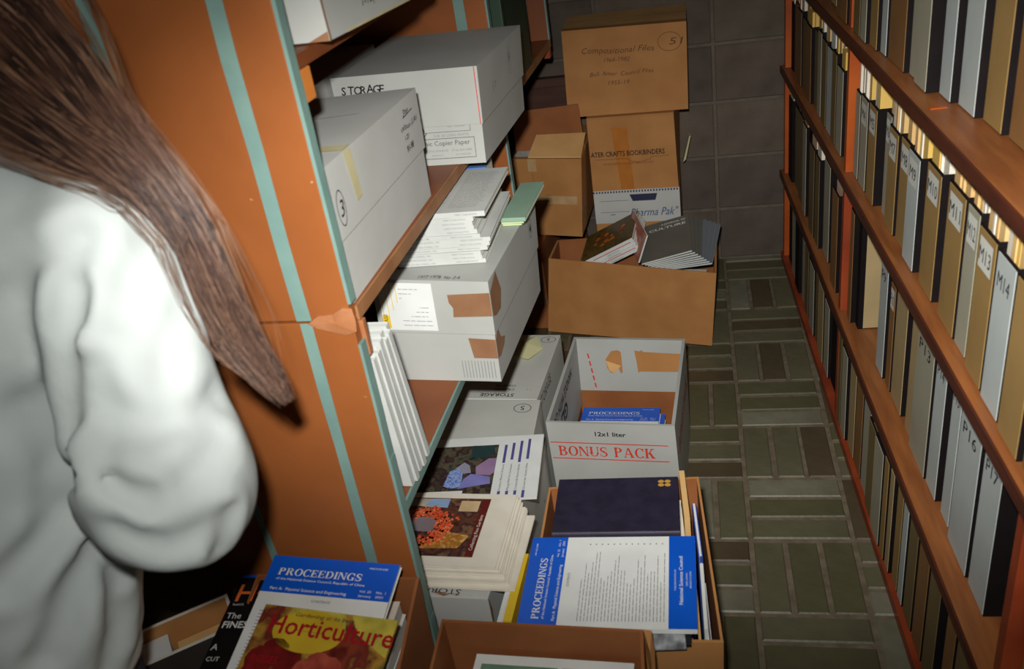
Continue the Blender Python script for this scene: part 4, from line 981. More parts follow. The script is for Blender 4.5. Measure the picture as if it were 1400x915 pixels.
# ---------------------------------------------------------------- carton of magazines by the end panel
bot = quad_at((-0.580, -0.755), (-0.572, -0.452), (-0.832, -0.755), (-0.815, -0.447), 0.001)
top = quad_at((-0.555, -0.755), (-0.556, -0.448), (-0.845, -0.755), (-0.842, -0.446), 0.535)
top[0].z = top[1].z = 0.455          # front rim cut down
endc, wl, bi, ti = open_carton('carton', 'open brown carton of magazines against the bookcase end panel', bot, top, M_CARD2, M_CARD2, 0.005)
zz = 0.008
for i in range(17):
    booklet('magazine', 'magazine, %s from the bottom of the carton by the end panel' % ORD[i], 'magazine', (-0.805 + rj.uniform(0, 0.006), -0.745, zz), 0, 0.212, 0.28, 0.0285, [M_PAPER, M_CREAM, M_BLACK][i % 3], group='magazines in the carton by the end panel'); zz += 0.0288
# zz ~ .50 ; the blue banded journal leans on the far rim
proceedings('blue banded journal under the gardening magazine, leaning by the end panel', (-0.816, -0.728, 0.500), (math.radians(15.5), 0, math.radians(-5.0)), h=0.008, w=0.222)
M_HORT = blotch('horticulture_photo', [rgb(84, 24, 22), rgb(130, 56, 36), rgb(96, 38, 32), rgb(168, 128, 50), rgb(96, 90, 40), rgb(120, 50, 36)], 16)
ho, c, p = booklet('magazine', 'gardening magazine with red lettering over red and yellow flowers', 'magazine', (-0.808, -0.816, 0.4905), 0, 0.226, 0.285, 0.004, M_HORT, M_PAGES, rot=(math.radians(15.0), 0, math.radians(-7.0)))
w, d = 0.226, 0.285
decal(p, 'yellow_disc', ring_poly(0.090, d - 0.036, 0.060, 0.034, 0.0335, 26), mat('deep_yellow_print', rgb(204, 174, 44), rgb(184, 152, 40), rough=0.4), c, 0.0008, world=False)
decal(p, 'yellow_corner', [[(0.04, d - 0.03), (0.05, d), (0.14, d), (0.15, d - 0.03)], [(0.15, d), (w, d), (w, d - 0.06), (0.17, d - 0.03)]], mat('olive_yellow_print', rgb(196, 178, 70), rgb(160, 150, 60), scale=40, rough=0.4), c, 0.0006, world=False)
def flower(cx, cy, rad, m, off, n=7):
    b = MB()
    for i in range(n):
        a = 2 * math.pi * i / n
        b.add([p.pt(cx + math.cos(a) * rad * 0.55 + rad * 0.5 * math.cos(k * 0.628), cy + math.sin(a) * rad * 0.55 + rad * 0.45 * math.sin(k * 0.628), off + 0.00005 * i) for k in range(10)], [tuple(range(10))])
    b.obj('flower_print', m, c, world=False)
flower(0.130, d - 0.105, 0.042, mat('coral_print', rgb(172, 82, 62), rgb(140, 56, 46), scale=50, rough=0.35), 0.0008)
flower(0.055, d - 0.10, 0.05, mat('crimson_print', rgb(120, 30, 28), rgb(92, 22, 22), scale=50, rough=0.35), 0.0007)
flower(0.20, d - 0.12, 0.042, mat('yellow_green_print', rgb(134, 124, 44), rgb(100, 100, 36), scale=50, rough=0.35), 0.0009)
flower(0.10, d - 0.15, 0.028, M_YELP, 0.0014)
flower(0.04, d - 0.15, 0.04, M_YELP, 0.0009)
b = MB(); text_into(b, p, 'Horticulture', 0.022, d - 0.044, 0.030, width=0.208, off=0.0016, bold=0.012); text_into(b, p, 'ROSES', 0.016, d - 0.092, 0.012, width=0.045, off=0.0016)
text_into(b, p, 'The Perfect Way', 0.016, d - 0.105, 0.007, width=0.06, off=0.0016, shear=0.2); text_into(b, p, 'for Exotic Beauty', 0.016, d - 0.118, 0.007, width=0.06, off=0.0016, shear=0.2)
b.obj('lettering', mat('crimson_lettering', rgb(158, 22, 34), rough=0.4), c, world=False)
text(p, 'lettering', 'Gardening at its best', 0.058, d - 0.014, 0.0065, M_INK, c, False, width=0.10, off=0.0016, shear=0.15)
o, c, p = booklet('magazine', 'black garden magazine with an orange letter, partly under the journal', 'magazine', (-0.866, -0.690, 0.502), 0, 0.16, 0.25, 0.003, M_BLACK, M_PAGES, rot=(math.radians(5), 0, math.radians(2)))
w, d = 0.16, 0.25
decal(p, 'blue_edge', [rect(0, d - 0.006, 0.06, d)], M_BLUEP, c, 0.0006, world=False)
text(p, 'lettering', 'HOME', 0.008, d - 0.055, 0.036, mat('orange_lettering', rgb(226, 110, 48), rough=0.4), c, False, off=0.0008, bold=0.01)
b = MB(); text_into(b, p, 'PLANTS', 0.008, d - 0.064, 0.004, off=0.0008); text_into(b, p, 'The', 0.006, d - 0.090, 0.012, off=0.0008); text_into(b, p, 'FINEST', 0.006, d - 0.108, 0.013, off=0.0008, bold=0.02)
text_into(b, p, 'A', 0.004, d - 0.15, 0.012, off=0.0008); text_into(b, p, 'CUT', 0.004, d - 0.17, 0.008, off=0.0008); b.obj('lettering', M_PAPER, c, world=False)
# white card standing in the gap between that carton and the panel edge
upright('thin white card standing in the dark gap beside the magazine carton', 'card', (-0.545, -0.62), (-0.540, -0.50), 0.002, 0.40, 0.002, M_PAPER, 'card')

# ---------------------------------------------------------------- carton at lower left, rim cream, papers inside
A = V(-0.866, -0.508, 0); B = V(-1.030, -0.628, 0); dirv = (B - A).normalized(); nv_ = V(-dirv.y, dirv.x, 0)
if nv_.y < 0: nv_ = -nv_
Cc, Dd = A + V(-0.052, 0.068, 0), B + V(-0.052, 0.068, 0)
nb = V(-0.16, 0.21, 0)
Cc, Dd = A + nb * 0.32, B + nb * 0.32
bot = [V(B.x, B.y, 0.001), V(A.x, A.y, 0.001), V(Cc.x, Cc.y, 0.001), V(Dd.x, Dd.y, 0.001)]
top = [x + V(0, 0, 0.478) for x in bot]
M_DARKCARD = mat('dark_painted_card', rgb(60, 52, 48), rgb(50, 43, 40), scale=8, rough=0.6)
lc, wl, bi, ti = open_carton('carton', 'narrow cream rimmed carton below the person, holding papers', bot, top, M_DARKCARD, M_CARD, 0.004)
rim = MB()
for i in range(4):
    j = (i + 1) % 4
    rim.hexa([top[i], top[j], ti[j], ti[i]], [x + V(0, 0, 0.004) for x in (top[i], top[j], ti[j], ti[i])])
rim.obj('rim', M_CREAM, lc)
cq = grow(bi, -0.004)
def stackq(label, z0, z1, m, f0, f1):
    a = [lerp(cq[0], cq[1], f0), lerp(cq[0], cq[1], f1), lerp(cq[3], cq[2], f1), lerp(cq[3], cq[2], f0)]
    o = thing('paper_stack', label, 'papers', base_of([x + V(0, 0, z0) for x in a])); MB().hexa([x + V(0, 0, z0) for x in a], [x + V(0, 0, z1) for x in a]).obj('sheets', m, o)
stackq('stack of white papers in the cream rimmed carton', 0.010, 0.455, M_PAPER, 0.02, 0.45); stackq('brown folders in the cream rimmed carton', 0.010, 0.43, M_MANILA, 0.50, 0.96)

# ---------------------------------------------------------------- cartons at the far end
# kraft carton of magazines
bot = quad_at((-0.066, 1.140), (-0.045, 1.480), (-0.628, 1.285), (-0.600, 1.470), 0.018)
top = quad_at((-0.044, 1.140), (-0.030, 1.490), (-0.601, 1.327), (-0.590, 1.480), 0.280)
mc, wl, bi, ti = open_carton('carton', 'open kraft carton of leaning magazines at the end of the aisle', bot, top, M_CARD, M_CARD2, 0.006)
# thin dark slab between this carton and the floor
o = thing('thin_slab', 'thin dark slab under the kraft carton of magazines', 'board', (-0.33, 1.25, 0.0)); MB().hexa([V(-0.60, 1.30, 0.002), V(-0.085, 1.165, 0.002), V(-0.06, 1.46, 0.002), V(-0.57, 1.46, 0.002)], [V(-0.60, 1.30, 0.017), V(-0.085, 1.165, 0.017), V(-0.06, 1.46, 0.017), V(-0.57, 1.46, 0.017)]).obj('board', M_DKWOOD, o)
AUT = blotch('autumn_cover', [rgb(48, 44, 24), rgb(92, 84, 36), rgb(70, 58, 30), rgb(104, 78, 34), rgb(66, 62, 28), rgb(40, 36, 20)], 26)
def frame_rot(ex, ey):
    ex = V(ex).normalized(); ey = V(ey); n = ex.cross(ey).normalized(); ey = n.cross(ex)
    return Matrix((ex, ey, n)).transposed().to_euler(), ex, ey, n
zz = 0.026
for i in range(7):
    booklet('magazine', 'magazine lying flat, %s from the bottom, under the fanned journals' % ORD[i], 'magazine', (-0.50 + 0.002 * i, 1.300 - 0.001 * i, zz), math.radians(-9), 0.40, 0.145, 0.022, [M_CREAM, M_PAPER, M_GREY2][i % 3], group='flat magazines in the kraft carton'); zz += 0.0224
# autumn magazines: a stack tilted up to the right
E_, ex, ey, nn = frame_rot((0.166, -0.03, 0.088), (0.020, 0.2, 0.034)); w, d, th = 0.212, 0.168, 0.0085
C0 = V(-0.471, 1.297, 0.277) - ex * 0.025
rm = random.Random(31)
for i in range(3, 9):
    lab = 'autumn leaf magazine on top of the tilted stack in the kraft carton' if i == 8 else 'white edged magazine, %s from the bottom of the tilted stack in the kraft carton' % ORD[i - 3]
    P0 = C0 - nn * (th + 0.0003) * (9 - i) + ex * (rm.uniform(-0.003, 0.003) if i < 8 else 0) + ey * (rm.uniform(-0.002, 0.004) if i < 8 else 0)
    o, c, p = booklet('magazine', lab, 'magazine', tuple(P0), 0, w, d, th, AUT if i == 8 else M_PAPER, M_PAPER, rot=E_, group='tilted magazines in the kraft carton', spine='-y')
    if i == 8:
        r = random.Random(2)
        for k, (mm, q_) in enumerate(((mat('orange_leaf_print', rgb(206, 120, 40), rgb(180, 90, 30), rough=0.35), 11), (mat('red_leaf_print', rgb(150, 50, 30), rough=0.35), 6))):
            b = MB()
            for q in range(q_):
                cx, cy = r.uniform(0.05, w - 0.05), r.uniform(0.04, d - 0.05); rad = r.uniform(0.007, 0.016)
                b.add([p.pt(cx + rad * (1 if t % 2 else 0.55) * math.cos(t * 0.628), cy + rad * (1 if t % 2 else 0.55) * math.sin(t * 0.628), 0.0006 + 0.00003 * q) for t in range(10)], [tuple(range(10))])
            b.obj('leaf_print', mm, c, world=False)
        decal(Patch((0, 0, 0), (w, 0, 0), (w, 0, th), (0, 0, th)), 'white_spine', [rect(0, 0, w, th)], M_PAPER, c, 0.0004, world=False)
    else:
        decal(Patch((0, 0, 0), (w, 0, 0), (w, 0, th), (0, 0, th)), 'spine_print', [rect(0.05, 0.0026, 0.2, 0.0052)] if i % 3 == 1 else [rect(0.1, 0.003, 0.15, 0.0048)], M_REDINK if i % 3 == 1 else M_INK3, c, 0.0004, world=False)
E2, ex2, ey2, n2 = frame_rot((0.32, 0.0, 0.90), (-0.05, 0.2, 0.03))
o, c, p = booklet('magazine', 'rust red magazine standing between the tilted stack and grey journals', 'magazine', (-0.286, 1.232, 0.288), 0, 0.10, 0.19, 0.005, mat('rust_cover', rgb(160, 66, 40), rgb(196, 150, 130), scale=18, rough=0.35), M_PAPER, rot=E2, spine='-y')
decal(Patch((0, 0, 0), (0.10, 0, 0), (0.10, 0, 0.005), (0, 0, 0.005)), 'white_spine', [rect(0, 0, 0.10, 0.005)], M_PAPER, c, 0.0004, world=False)
# grey journals, a fanned pile tilted up to the right and back
w, d, th = 0.168, 0.212, 0.0070
for i in range(1, 9):
    k = 8 - i
    e0, f0 = V(0.164, 0.0, 0.038).normalized(), V(0.010, 0.22, 0.046); n0 = e0.cross(f0).normalized(); f0 = n0.cross(e0); an = -0.030 * k
    E3, ex3, ey3, n3 = frame_rot(e0 * math.cos(an) + f0 * math.sin(an), f0 * math.cos(an) - e0 * math.sin(an))
    lab = 'front slate grey journal with pale capitals in the kraft carton' if i == 8 else 'slate grey journal, %s from the bottom of the fanned pile in the kraft carton' % ORD[i - 1]
    P0 = V(-0.278, 1.225, 0.282) - n3 * (th + 0.0006) * k + e0 * (0.0075 * k) + f0 * (0.002 * k)
    o, c, p = booklet('journal', lab, 'journal', tuple(P0), 0, w, d, th, M_GREY if i > 4 else M_GREY2, M_PAPER, rot=E3, group='grey journals in the kraft carton', spine='-x')
    if i == 8:
        b = MB(); text_into(b, p, 'A JOURNAL OF', 0.072, 0.185, 0.0095, width=0.084, off=0.0008, bold=0.02); text_into(b, p, 'CULTURE', 0.03, 0.162, 0.0125, width=0.126, off=0.0008, bold=0.02)
        b.obj('lettering', M_PAPER, c, world=False)

# lower brown carton (behind) and the taped one on it
bot = quad_at((-0.610, 1.40), (-0.560, 1.70), (-0.84, 1.44), (-0.80, 1.74), 0.001); bot = quad_at((-0.625, 1.335), (-0.618, 1.72), (-0.88, 1.36), (-0.87, 1.74), 0.001)
top = [x + V(0, 0, 0.313) for x in bot]
g = thing('carton', 'closed brown carton under the taped one by the bookcase', 'box', base_of(bot)); bo = MB().hexa(bot, top).obj('body', M_CARD2, g, bevel=0.003)
pf = face_front(bot, top); decal(pf, 'tape', [rect(0, 0.10, pf.W, 0.135)], M_KTAPE, bo); pr = face_right(bot, top); decal(pr, 'tape', [rect(0, 0.1, 0.08, 0.135)], M_KTAPE, bo)
bot = quad_at((-0.488, 1.412), (-0.470, 1.78), (-0.715, 1.475), (-0.700, 1.80), 0.3165)
top = quad_at((-0.462, 1.400), (-0.454, 1.785), (-0.706, 1.457), (-0.690, 1.80), 0.600)
g = thing('carton', 'taped brown carton with raised top flaps beside the end of the bookcase', 'box', base_of(bot))
bo = MB().hexa(bot, top).obj('body', M_CARD, g, bevel=0.004)
pf, pr, pt = face_front(bot, top), face_right(bot, top), face_top(top)
o = decal(pf, 'tape', [rect(0.07, 0.120, pf.W * 0.93, 0.150)], M_CLEAR, bo, 0.001); o['label'] = 'strip of clear tape'
o = decal(pf, 'tape', [rect(0.055, pf.H - 0.045, 0.085, pf.H)], M_CLEAR, bo, 0.0012); decal(pf, 'seam', stroke([(0.07, 0), (0.07, pf.H - 0.05)], 0.0015), M_CARD2, bo)
decal(pr, 'tape', [rect(0.01, 0.05, 0.10, 0.08)], M_CLEAR, bo, 0.001)
# flaps: front one half open, back one upright
t0, t1, t2, t3 = [V(x) for x in top]
fa = lerp(t0, t1, 0.24); U = V(0, 0, 1)
r1, r0 = t1 + V(0.010, 0.100, 0.052), lerp(t0, t1, 0.34) + V(0.0, 0.085, 0.052)
MB().hexa([fa + U * .003, t1 + U * .003, r1, r0], [fa + U * .008, t1 + U * .008, r1 + U * .005, r0 + U * .005]).obj('top_flap', M_CARD_L, g)
h0, h1 = lerp(t0, t3, 0.22), lerp(t1, t2, 0.29)
MB().hexa([h0 + U * .002, h1 + U * .002, h1 + V(0, 0.005, .002), h0 + V(0, 0.005, .002)], [h0 + V(0, 0.006, 0.138), h1 + V(-0.010, 0.006, 0.150), h1 + V(-0.010, 0.011, 0.150), h0 + V(0, 0.011, 0.138)]).obj('top_flap', M_CARD2, g)
b = polys(pt, [rect(0.005, 0.02, 0.052, 0.14), rect(0.008, 0.17, 0.058, 0.24)], 0.0012).obj('address_label', M_PAPER, bo)
decal(pt, 'print', line_print(pt, 0.01, 0.03, 0.05, 0.13, 5, 0.003, 0.6, 3), M_INK3, b, 0.0018)

# stack by the block wall: printed storage carton, bookbinders carton, handwritten carton
bot = quad_at((-0.152, 1.520), (-0.150, 1.83), (-0.450, 1.535), (-0.450, 1.84), 0.001); top = [x + V(0, 0, 0.434) for x in bot]
g = thing('carton', 'white printed storage carton at the bottom of the stack by the block wall', 'box', base_of(bot))
bo = MB().hexa(bot, top).obj('body', M_CARD, g, bevel=0.003)
pf, pr = face_front(bot, top), face_right(bot, top); Wf, Hf = pf.W, pf.H
pan = decal(pf, 'printed_panel', [rect(0.0, Hf - 0.125, Wf, Hf - 0.002)], M_WBOX, bo, 0.001)
decal(pf, 'print', [[(0.126, Hf - 0.020), (0.222, Hf - 0.020), (0.215, Hf - 0.045), (0.136, Hf - 0.045)]] + [rect(Wf * i / 30, Hf - 0.012, Wf * i / 30 + 0.005, Hf - 0.005) for i in range(30)], mat('dark_blue_print', rgb(44, 46, 74), rough=0.5), pan, 0.0016)
decal(pf, 'print', [rect(0.02, Hf - 0.042, 0.122, Hf - 0.0405), rect(0.02, Hf - 0.084, 0.122, Hf - 0.0825)] + line_print(pf, 0.055, Hf - 0.10, 0.09, Hf - 0.086, 1, 0.003), mat('blue_rule_print', rgb(86, 96, 128), rough=0.5), pan, 0.0016)
b = MB(); text_into(b, pf, 'Pharma Pak"', 0.124, Hf - 0.102, 0.030, width=0.160, off=0.0016, shear=0.3); b.obj('lettering', mat('blue_script_print', rgb(60, 74, 124), rough=0.5), pan)
bot = quad_at((-0.154, 1.510), (-0.150, 1.825), (-0.450, 1.530), (-0.450, 1.84), 0.4360)
top = quad_at((-0.158, 1.512), (-0.140, 1.825), (-0.448, 1.530), (-0.448, 1.84), 0.690)
g = thing('carton', 'brown bookbinders carton in the middle of the stack by the block wall', 'box', base_of(bot))
bo = MB().hexa(bot, top).obj('body', M_CARD, g, bevel=0.003); pf, pr = face_front(bot, top), face_right(bot, top)
o = decal(pf, 'tape', [[(0.100, 0), (0.145, 0), (0.135, pf.H - 0.035), (0.080, pf.H - 0.03)]], M_AMBER, bo, 0.001); o['label'] = 'amber tape strip'
text(pf, 'lettering', 'ATER CRAFTS BOOKBINDERS', 0.004, 0.122, 0.018, M_INK, bo, width=0.252, off=0.0016, bold=0.015)
b = MB(); text_into(b, pf, 'FINE BOOKBINDING AND REPAIR  ELMIRA, NEW YORK', 0.045, 0.092, 0.006, width=0.17, off=0.0016)
for q in stroke([(0.02, 0.112), (0.125, 0.112), (0.145, 0.100), (0.17, 0.097), (0.205, 0.106), (0.21, 0.114), (0.27, 0.115)], 0.0014): b.add([pf.pt(x, y, 0.0015) for x, y in q], [(0, 1, 2, 3)])
b.obj('lettering', M_PENCIL, bo)
a0 = [top[0], top[1], lerp(top[1], top[2], 0.47), lerp(top[0], top[3], 0.47)]; MB().hexa([x + V(0, 0, .0005) for x in a0], [x + V(0, 0, 0.005) for x in a0]).obj('top_flap', M_CARD, g)
a0 = [lerp(top[0], top[3], 0.5), lerp(top[1], top[2], 0.5), top[2], top[3]]; MB().hexa([x + V(0, 0, .0005) for x in a0], [x + V(0, 0, 0.005) for x in a0]).obj('top_flap', M_CARD, g)
MB().hexa([V(-0.137, 1.66, 0.47), V(-0.127, 1.66, 0.48), V(-0.129, 1.70, 0.48), V(-0.139, 1.70, 0.47)], [V(-0.112, 1.67, 0.56), V(-0.107, 1.67, 0.56), V(-0.110, 1.70, 0.56), V(-0.115, 1.70, 0.56)]).obj('tape_end', M_MASK, g)
bot = quad_at((-0.110, 1.530), (-0.106, 1.835), (-0.512, 1.555), (-0.508, 1.842), 0.6965)
top = quad_at((-0.104, 1.540), (-0.104, 1.838), (-0.510, 1.600), (-0.515, 1.842), 0.974)
g = thing('carton', 'handwritten brown carton on top of the stack by the block wall', 'box', base_of(bot))
bo = MB().hexa(bot, top).obj('body', M_CARD, g, bevel=0.004); pf, pt = face_front(bot, top), face_top(top)
b = MB(); text_into(b, pf, 'Compositional Files', 0.06, pf.H - 0.078, 0.019, width=0.24, off=0.001, shear=0.3, wob=0.002, rot=-0.02); text_into(b, pf, '1966-1982', 0.135, pf.H - 0.108, 0.014, width=0.085, off=0.001, shear=0.3, wob=0.001)
text_into(b, pf, 'Bull. Amer. Council Files', 0.085, pf.H - 0.152, 0.014, width=0.21, off=0.001, shear=0.3, wob=0.002); text_into(b, pf, '1955-19', 0.145, pf.H - 0.182, 0.014, width=0.07, off=0.001, shear=0.3)
text_into(b, pf, '51', 0.350, pf.H - 0.068, 0.022, width=0.04, off=0.001, shear=0.3)
for q in ring_poly(0.352, pf.H - 0.058, 0.038, 0.030, 0.0016): b.add([pf.pt(x, y, 0.001) for x, y in q], [(0, 1, 2, 3)])
b.obj('lettering', M_PENCIL, bo)
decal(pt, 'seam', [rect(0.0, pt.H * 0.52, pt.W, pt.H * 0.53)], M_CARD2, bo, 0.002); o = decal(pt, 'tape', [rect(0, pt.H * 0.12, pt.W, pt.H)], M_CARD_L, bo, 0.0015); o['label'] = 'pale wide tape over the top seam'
text(pt, 'lettering', '(3X', pt.W - 0.085, pt.H * 0.72, 0.03, M_INK2, bo, off=0.0014)
# dark plank shelf against the wall, left of the stack
g = thing('low_shelf', 'dark stained low shelf in the shadowed corner behind the taped carton', 'shelf', (-0.77, 1.82, 0.0))
MB().box((-1.05, 1.806, 0.745), (-0.525, 1.842, 0.775)).obj('top_board', M_DKWOOD, g); MB().box((-1.05, 1.812, 0.0), (-1.03, 1.842, 0.745)).obj('side_board', M_DKWOOD, g); MB().box((-0.545, 1.812, 0.0), (-0.525, 1.842, 0.745)).obj('side_board', M_DKWOOD, g)
MB().box((-1.03, 1.836, 0.0), (-0.545, 1.842, 0.745)).obj('back_board', M_DKWOOD, g)

# ---------------------------------------------------------------- the person
def surface_nets(f, lo, hi, h):
    xs = [np.arange(a, b + h, h) for a, b in zip(lo, hi)]
    X, Y, Z = np.meshgrid(*xs, indexing='ij'); val = f(np.stack([X, Y, Z], -1)); ins = val < 0
    nx, ny, nz = val.shape
    cnt = np.zeros((nx - 1, ny - 1, nz - 1)); acc = np.zeros((nx - 1, ny - 1, nz - 1, 3))
    corners = [(i, j, k) for i in (0, 1) for j in (0, 1) for k in (0, 1)]
    sl = lambda c: (slice(c[0], nx - 1 + c[0]), slice(c[1], ny - 1 + c[1]), slice(c[2], nz - 1 + c[2]))
    for a in corners:
        for ax in range(3):
            if a[ax]: continue
            b = list(a); b[ax] = 1
            va, vb = val[sl(a)], val[sl(b)]; cr = (va < 0) != (vb < 0)
            t = np.where(cr, va / np.where(cr, va - vb, 1), 0)
            p = np.zeros(va.shape + (3,)); p[...] = a; p[..., ax] = t
            acc += p * cr[..., None]; cnt += cr
    act = cnt > 0; idx = -np.ones(cnt.shape, int); idx[act] = np.arange(act.sum())
    cell = np.argwhere(act); vs = (cell + acc[act] / cnt[act][:, None]) * h + np.array([x[0] for x in xs])
    F = []
    for ax in range(3):
        a = [slice(None)] * 3; b = [slice(None)] * 3; a[ax] = slice(0, -1); b[ax] = slice(1, None)
        e = ins[tuple(a)] != ins[tuple(b)]; u, w = [(1, 2), (2, 0), (0, 1)][ax]
        pts = np.argwhere(e); 
        ok = (pts[:, u] > 0) & (pts[:, w] > 0) & (pts[:, u] < val.shape[u] - 1) & (pts[:, w] < val.shape[w] - 1); pts = pts[ok]
        q = []
        for du, dw in ((-1, -1), (0, -1), (0, 0), (-1, 0)):
            r = pts.copy(); r[:, u] += du; r[:, w] += dw; q.append(idx[r[:, 0], r[:, 1], r[:, 2]])
        q = np.stack(q, 1); flip = ~ins[tuple(a)][pts[:, 0], pts[:, 1], pts[:, 2]]; q[flip] = q[flip][:, ::-1]; F.append(q)
    return vs, np.concatenate(F)
def cone(P, a, b, ra, rb, sc=None, ax=None):
    a, b = np.array(a, float), np.array(b, float)
    if sc is not None: P = P * sc; a = a * sc; b = b * sc
    d = b - a; t = np.clip(((P - a) @ d) / (d @ d), 0, 1)
    return np.linalg.norm(P - a - t[..., None] * d, axis=-1) - (ra + (rb - ra) * t)
def smin(a, b, k):
    h = np.clip(0.5 + 0.5 * (b - a) / k, 0, 1); return b * (1 - h) + a * h - k * h * (1 - h)
def smax(a, b, k): return -smin(-a, -b, k)
def chain(P, pts, k=0.03, sc=None):
    d = None
    for (a, ra), (b, rb) in zip(pts, pts[1:]):
        c = cone(P, a, b, ra, rb, sc); d = c if d is None else smin(d, c, k)
    return d
def make(name, f, lo, hi, h, m, parent):
    vs, F = surface_nets(f, lo, hi, h)
    return obj(name, vs.tolist(), [tuple(x) for x in F.tolist()], m, parent, smooth=True)

M_SKIN = mat('skin', rgb(214, 168, 142), rgb(204, 154, 128), scale=14, rough=0.5)
M_SWEAT = mat('white_fleece', rgb(181, 187, 184), rgb(173, 179, 176), scale=10, rough=0.85, bump=0.12, bscale=420)
M_JEANS = mat('dark_denim', rgb(48, 52, 70), rgb(40, 44, 60), scale=60, rough=0.8)
M_SHOE = mat('dark_shoe', rgb(50, 44, 42), rough=0.6)
PEL, CHE, NEK = (-0.985, -0.790, 0.88), (-0.930, -0.735, 1.16), (-0.868, -0.675, 1.325)
HED = (-0.868, -0.620, 1.475)
SHR, ELR, WRR = (-0.702, -0.694, 1.242), (-0.642, -0.815, 0.996), (-0.775, -0.640, 0.860)
SHL, ELL, WRL = (-1.085, -0.690, 1.245), (-1.165, -0.760, 0.975), (-1.020, -0.600, 0.850)
KR, AR = (-0.940, -0.770, 0.47), (-0.945, -0.840, 0.085)
KL, AL = (-1.110, -0.790, 0.47), (-1.120, -0.880, 0.085)
SCT = np.array([1.0, 1.42, 1.0])
def hand_chain(P, wr, side):
    fw = np.array([-0.10 if side > 0 else 0.04, 0.75, -0.66]); fw /= np.linalg.norm(fw)
    sd = np.array([1.0, 0.1, 0.0]) * side; w = np.array(wr)
    palm = w + fw * 0.085
    d = chain(P, [(w, 0.026), (w + fw * 0.03, 0.030), (palm, 0.034)], 0.02, None)
    for i, l in enumerate((0.068, 0.078, 0.072, 0.058)):
        o = sd * (0.027 - 0.018 * i)
        a = palm + o; k1 = a + fw * l * 0.55; dn = fw * 0.72 + np.array([0, 0, -0.69]); k2 = k1 + dn * l * 0.55
        d = smin(d, chain(P, [(a - fw * 0.01, 0.0098), (k1, 0.0088), (k2, 0.0075)], 0.004), 0.006)
    a = w + fw * 0.03 - sd * 0.026; t1 = a + fw * 0.035 - sd * 0.022; t2 = t1 + fw * 0.034 - sd * 0.002
    return smin(d, chain(P, [(a, 0.013), (t1, 0.0108), (t2, 0.0085)], 0.006), 0.010)
def body(P):
    d = chain(P, [(PEL, 0.145), ((-0.965, -0.755, 1.02), 0.120), (CHE, 0.14), ((-0.905, -0.68, 1.28), 0.10)], 0.05, SCT)
    d = smin(d, cone(P, NEK, HED, 0.055, 0.052), 0.03)
    hd = (P - np.array(HED)); 
    d = smin(d, np.linalg.norm(hd / np.array([0.074, 0.092, 0.112]), axis=-1) * 0.09 - 0.09, 0.03)
    H0 = np.array(HED)
    d = smin(d, cone(P, H0 + [0, 0.085, 0.0], H0 + [0, 0.104, -0.030], 0.010, 0.014), 0.012)          # nose
    d = smin(d, cone(P, H0 + [-0.02, 0.082, -0.058], H0 + [0.02, 0.082, -0.058], 0.008, 0.008), 0.008)    # lips
    d = smin(d, cone(P, H0 + [0, 0.062, -0.100], H0 + [0, 0.07, -0.095], 0.022, 0.022), 0.025)           # chin
    for s in (-1, 1):
        d = smax(d, -cone(P, H0 + [s * 0.032, 0.096, 0.008], H0 + [s * 0.034, 0.096, 0.008], 0.016, 0.016), 0.012)   # eye sockets
        d = smin(d, cone(P, H0 + [s * 0.032, 0.077, 0.007], H0 + [s * 0.033, 0.077, 0.007], 0.0125, 0.0125), 0.002)  # eyeballs
        d = smin(d, cone(P, H0 + [s * 0.076, -0.005, 0.02], H0 + [s * 0.074, 0.0, -0.025], 0.014, 0.010), 0.008)     # ears
    for sh, el, wr, s in ((SHR, ELR, WRR, 1), (SHL, ELL, WRL, -1)):
        d = smin(d, chain(P, [(sh, 0.056), (el, 0.043), (wr, 0.028)], 0.02), 0.03)
        d = smin(d, hand_chain(P, wr, s), 0.012)
    for k, a, s in ((KR, AR, 1), (KL, AL, -1)):
        hip = np.array(PEL) + [s * 0.085, 0.005, -0.03]
        d = smin(d, chain(P, [(hip, 0.085), (k, 0.056), (a, 0.040)], 0.03), 0.03)
        d = smin(d, chain(P, [(np.array(a) + [0, -0.02, -0.045], 0.034), (np.array(a) + [0, 0.12, -0.056], 0.027)], 0.02), 0.02)
    return d
per = thing('person', 'person seen from behind in a white sweatshirt with very long brown hair, reaching into cartons', 'person', (-1.02, -0.83, 0.0))
bd_ = make('body', body, (-1.30, -1.0, 0.0), (-0.50, -0.42, 1.62), 0.0085, M_SKIN, per)

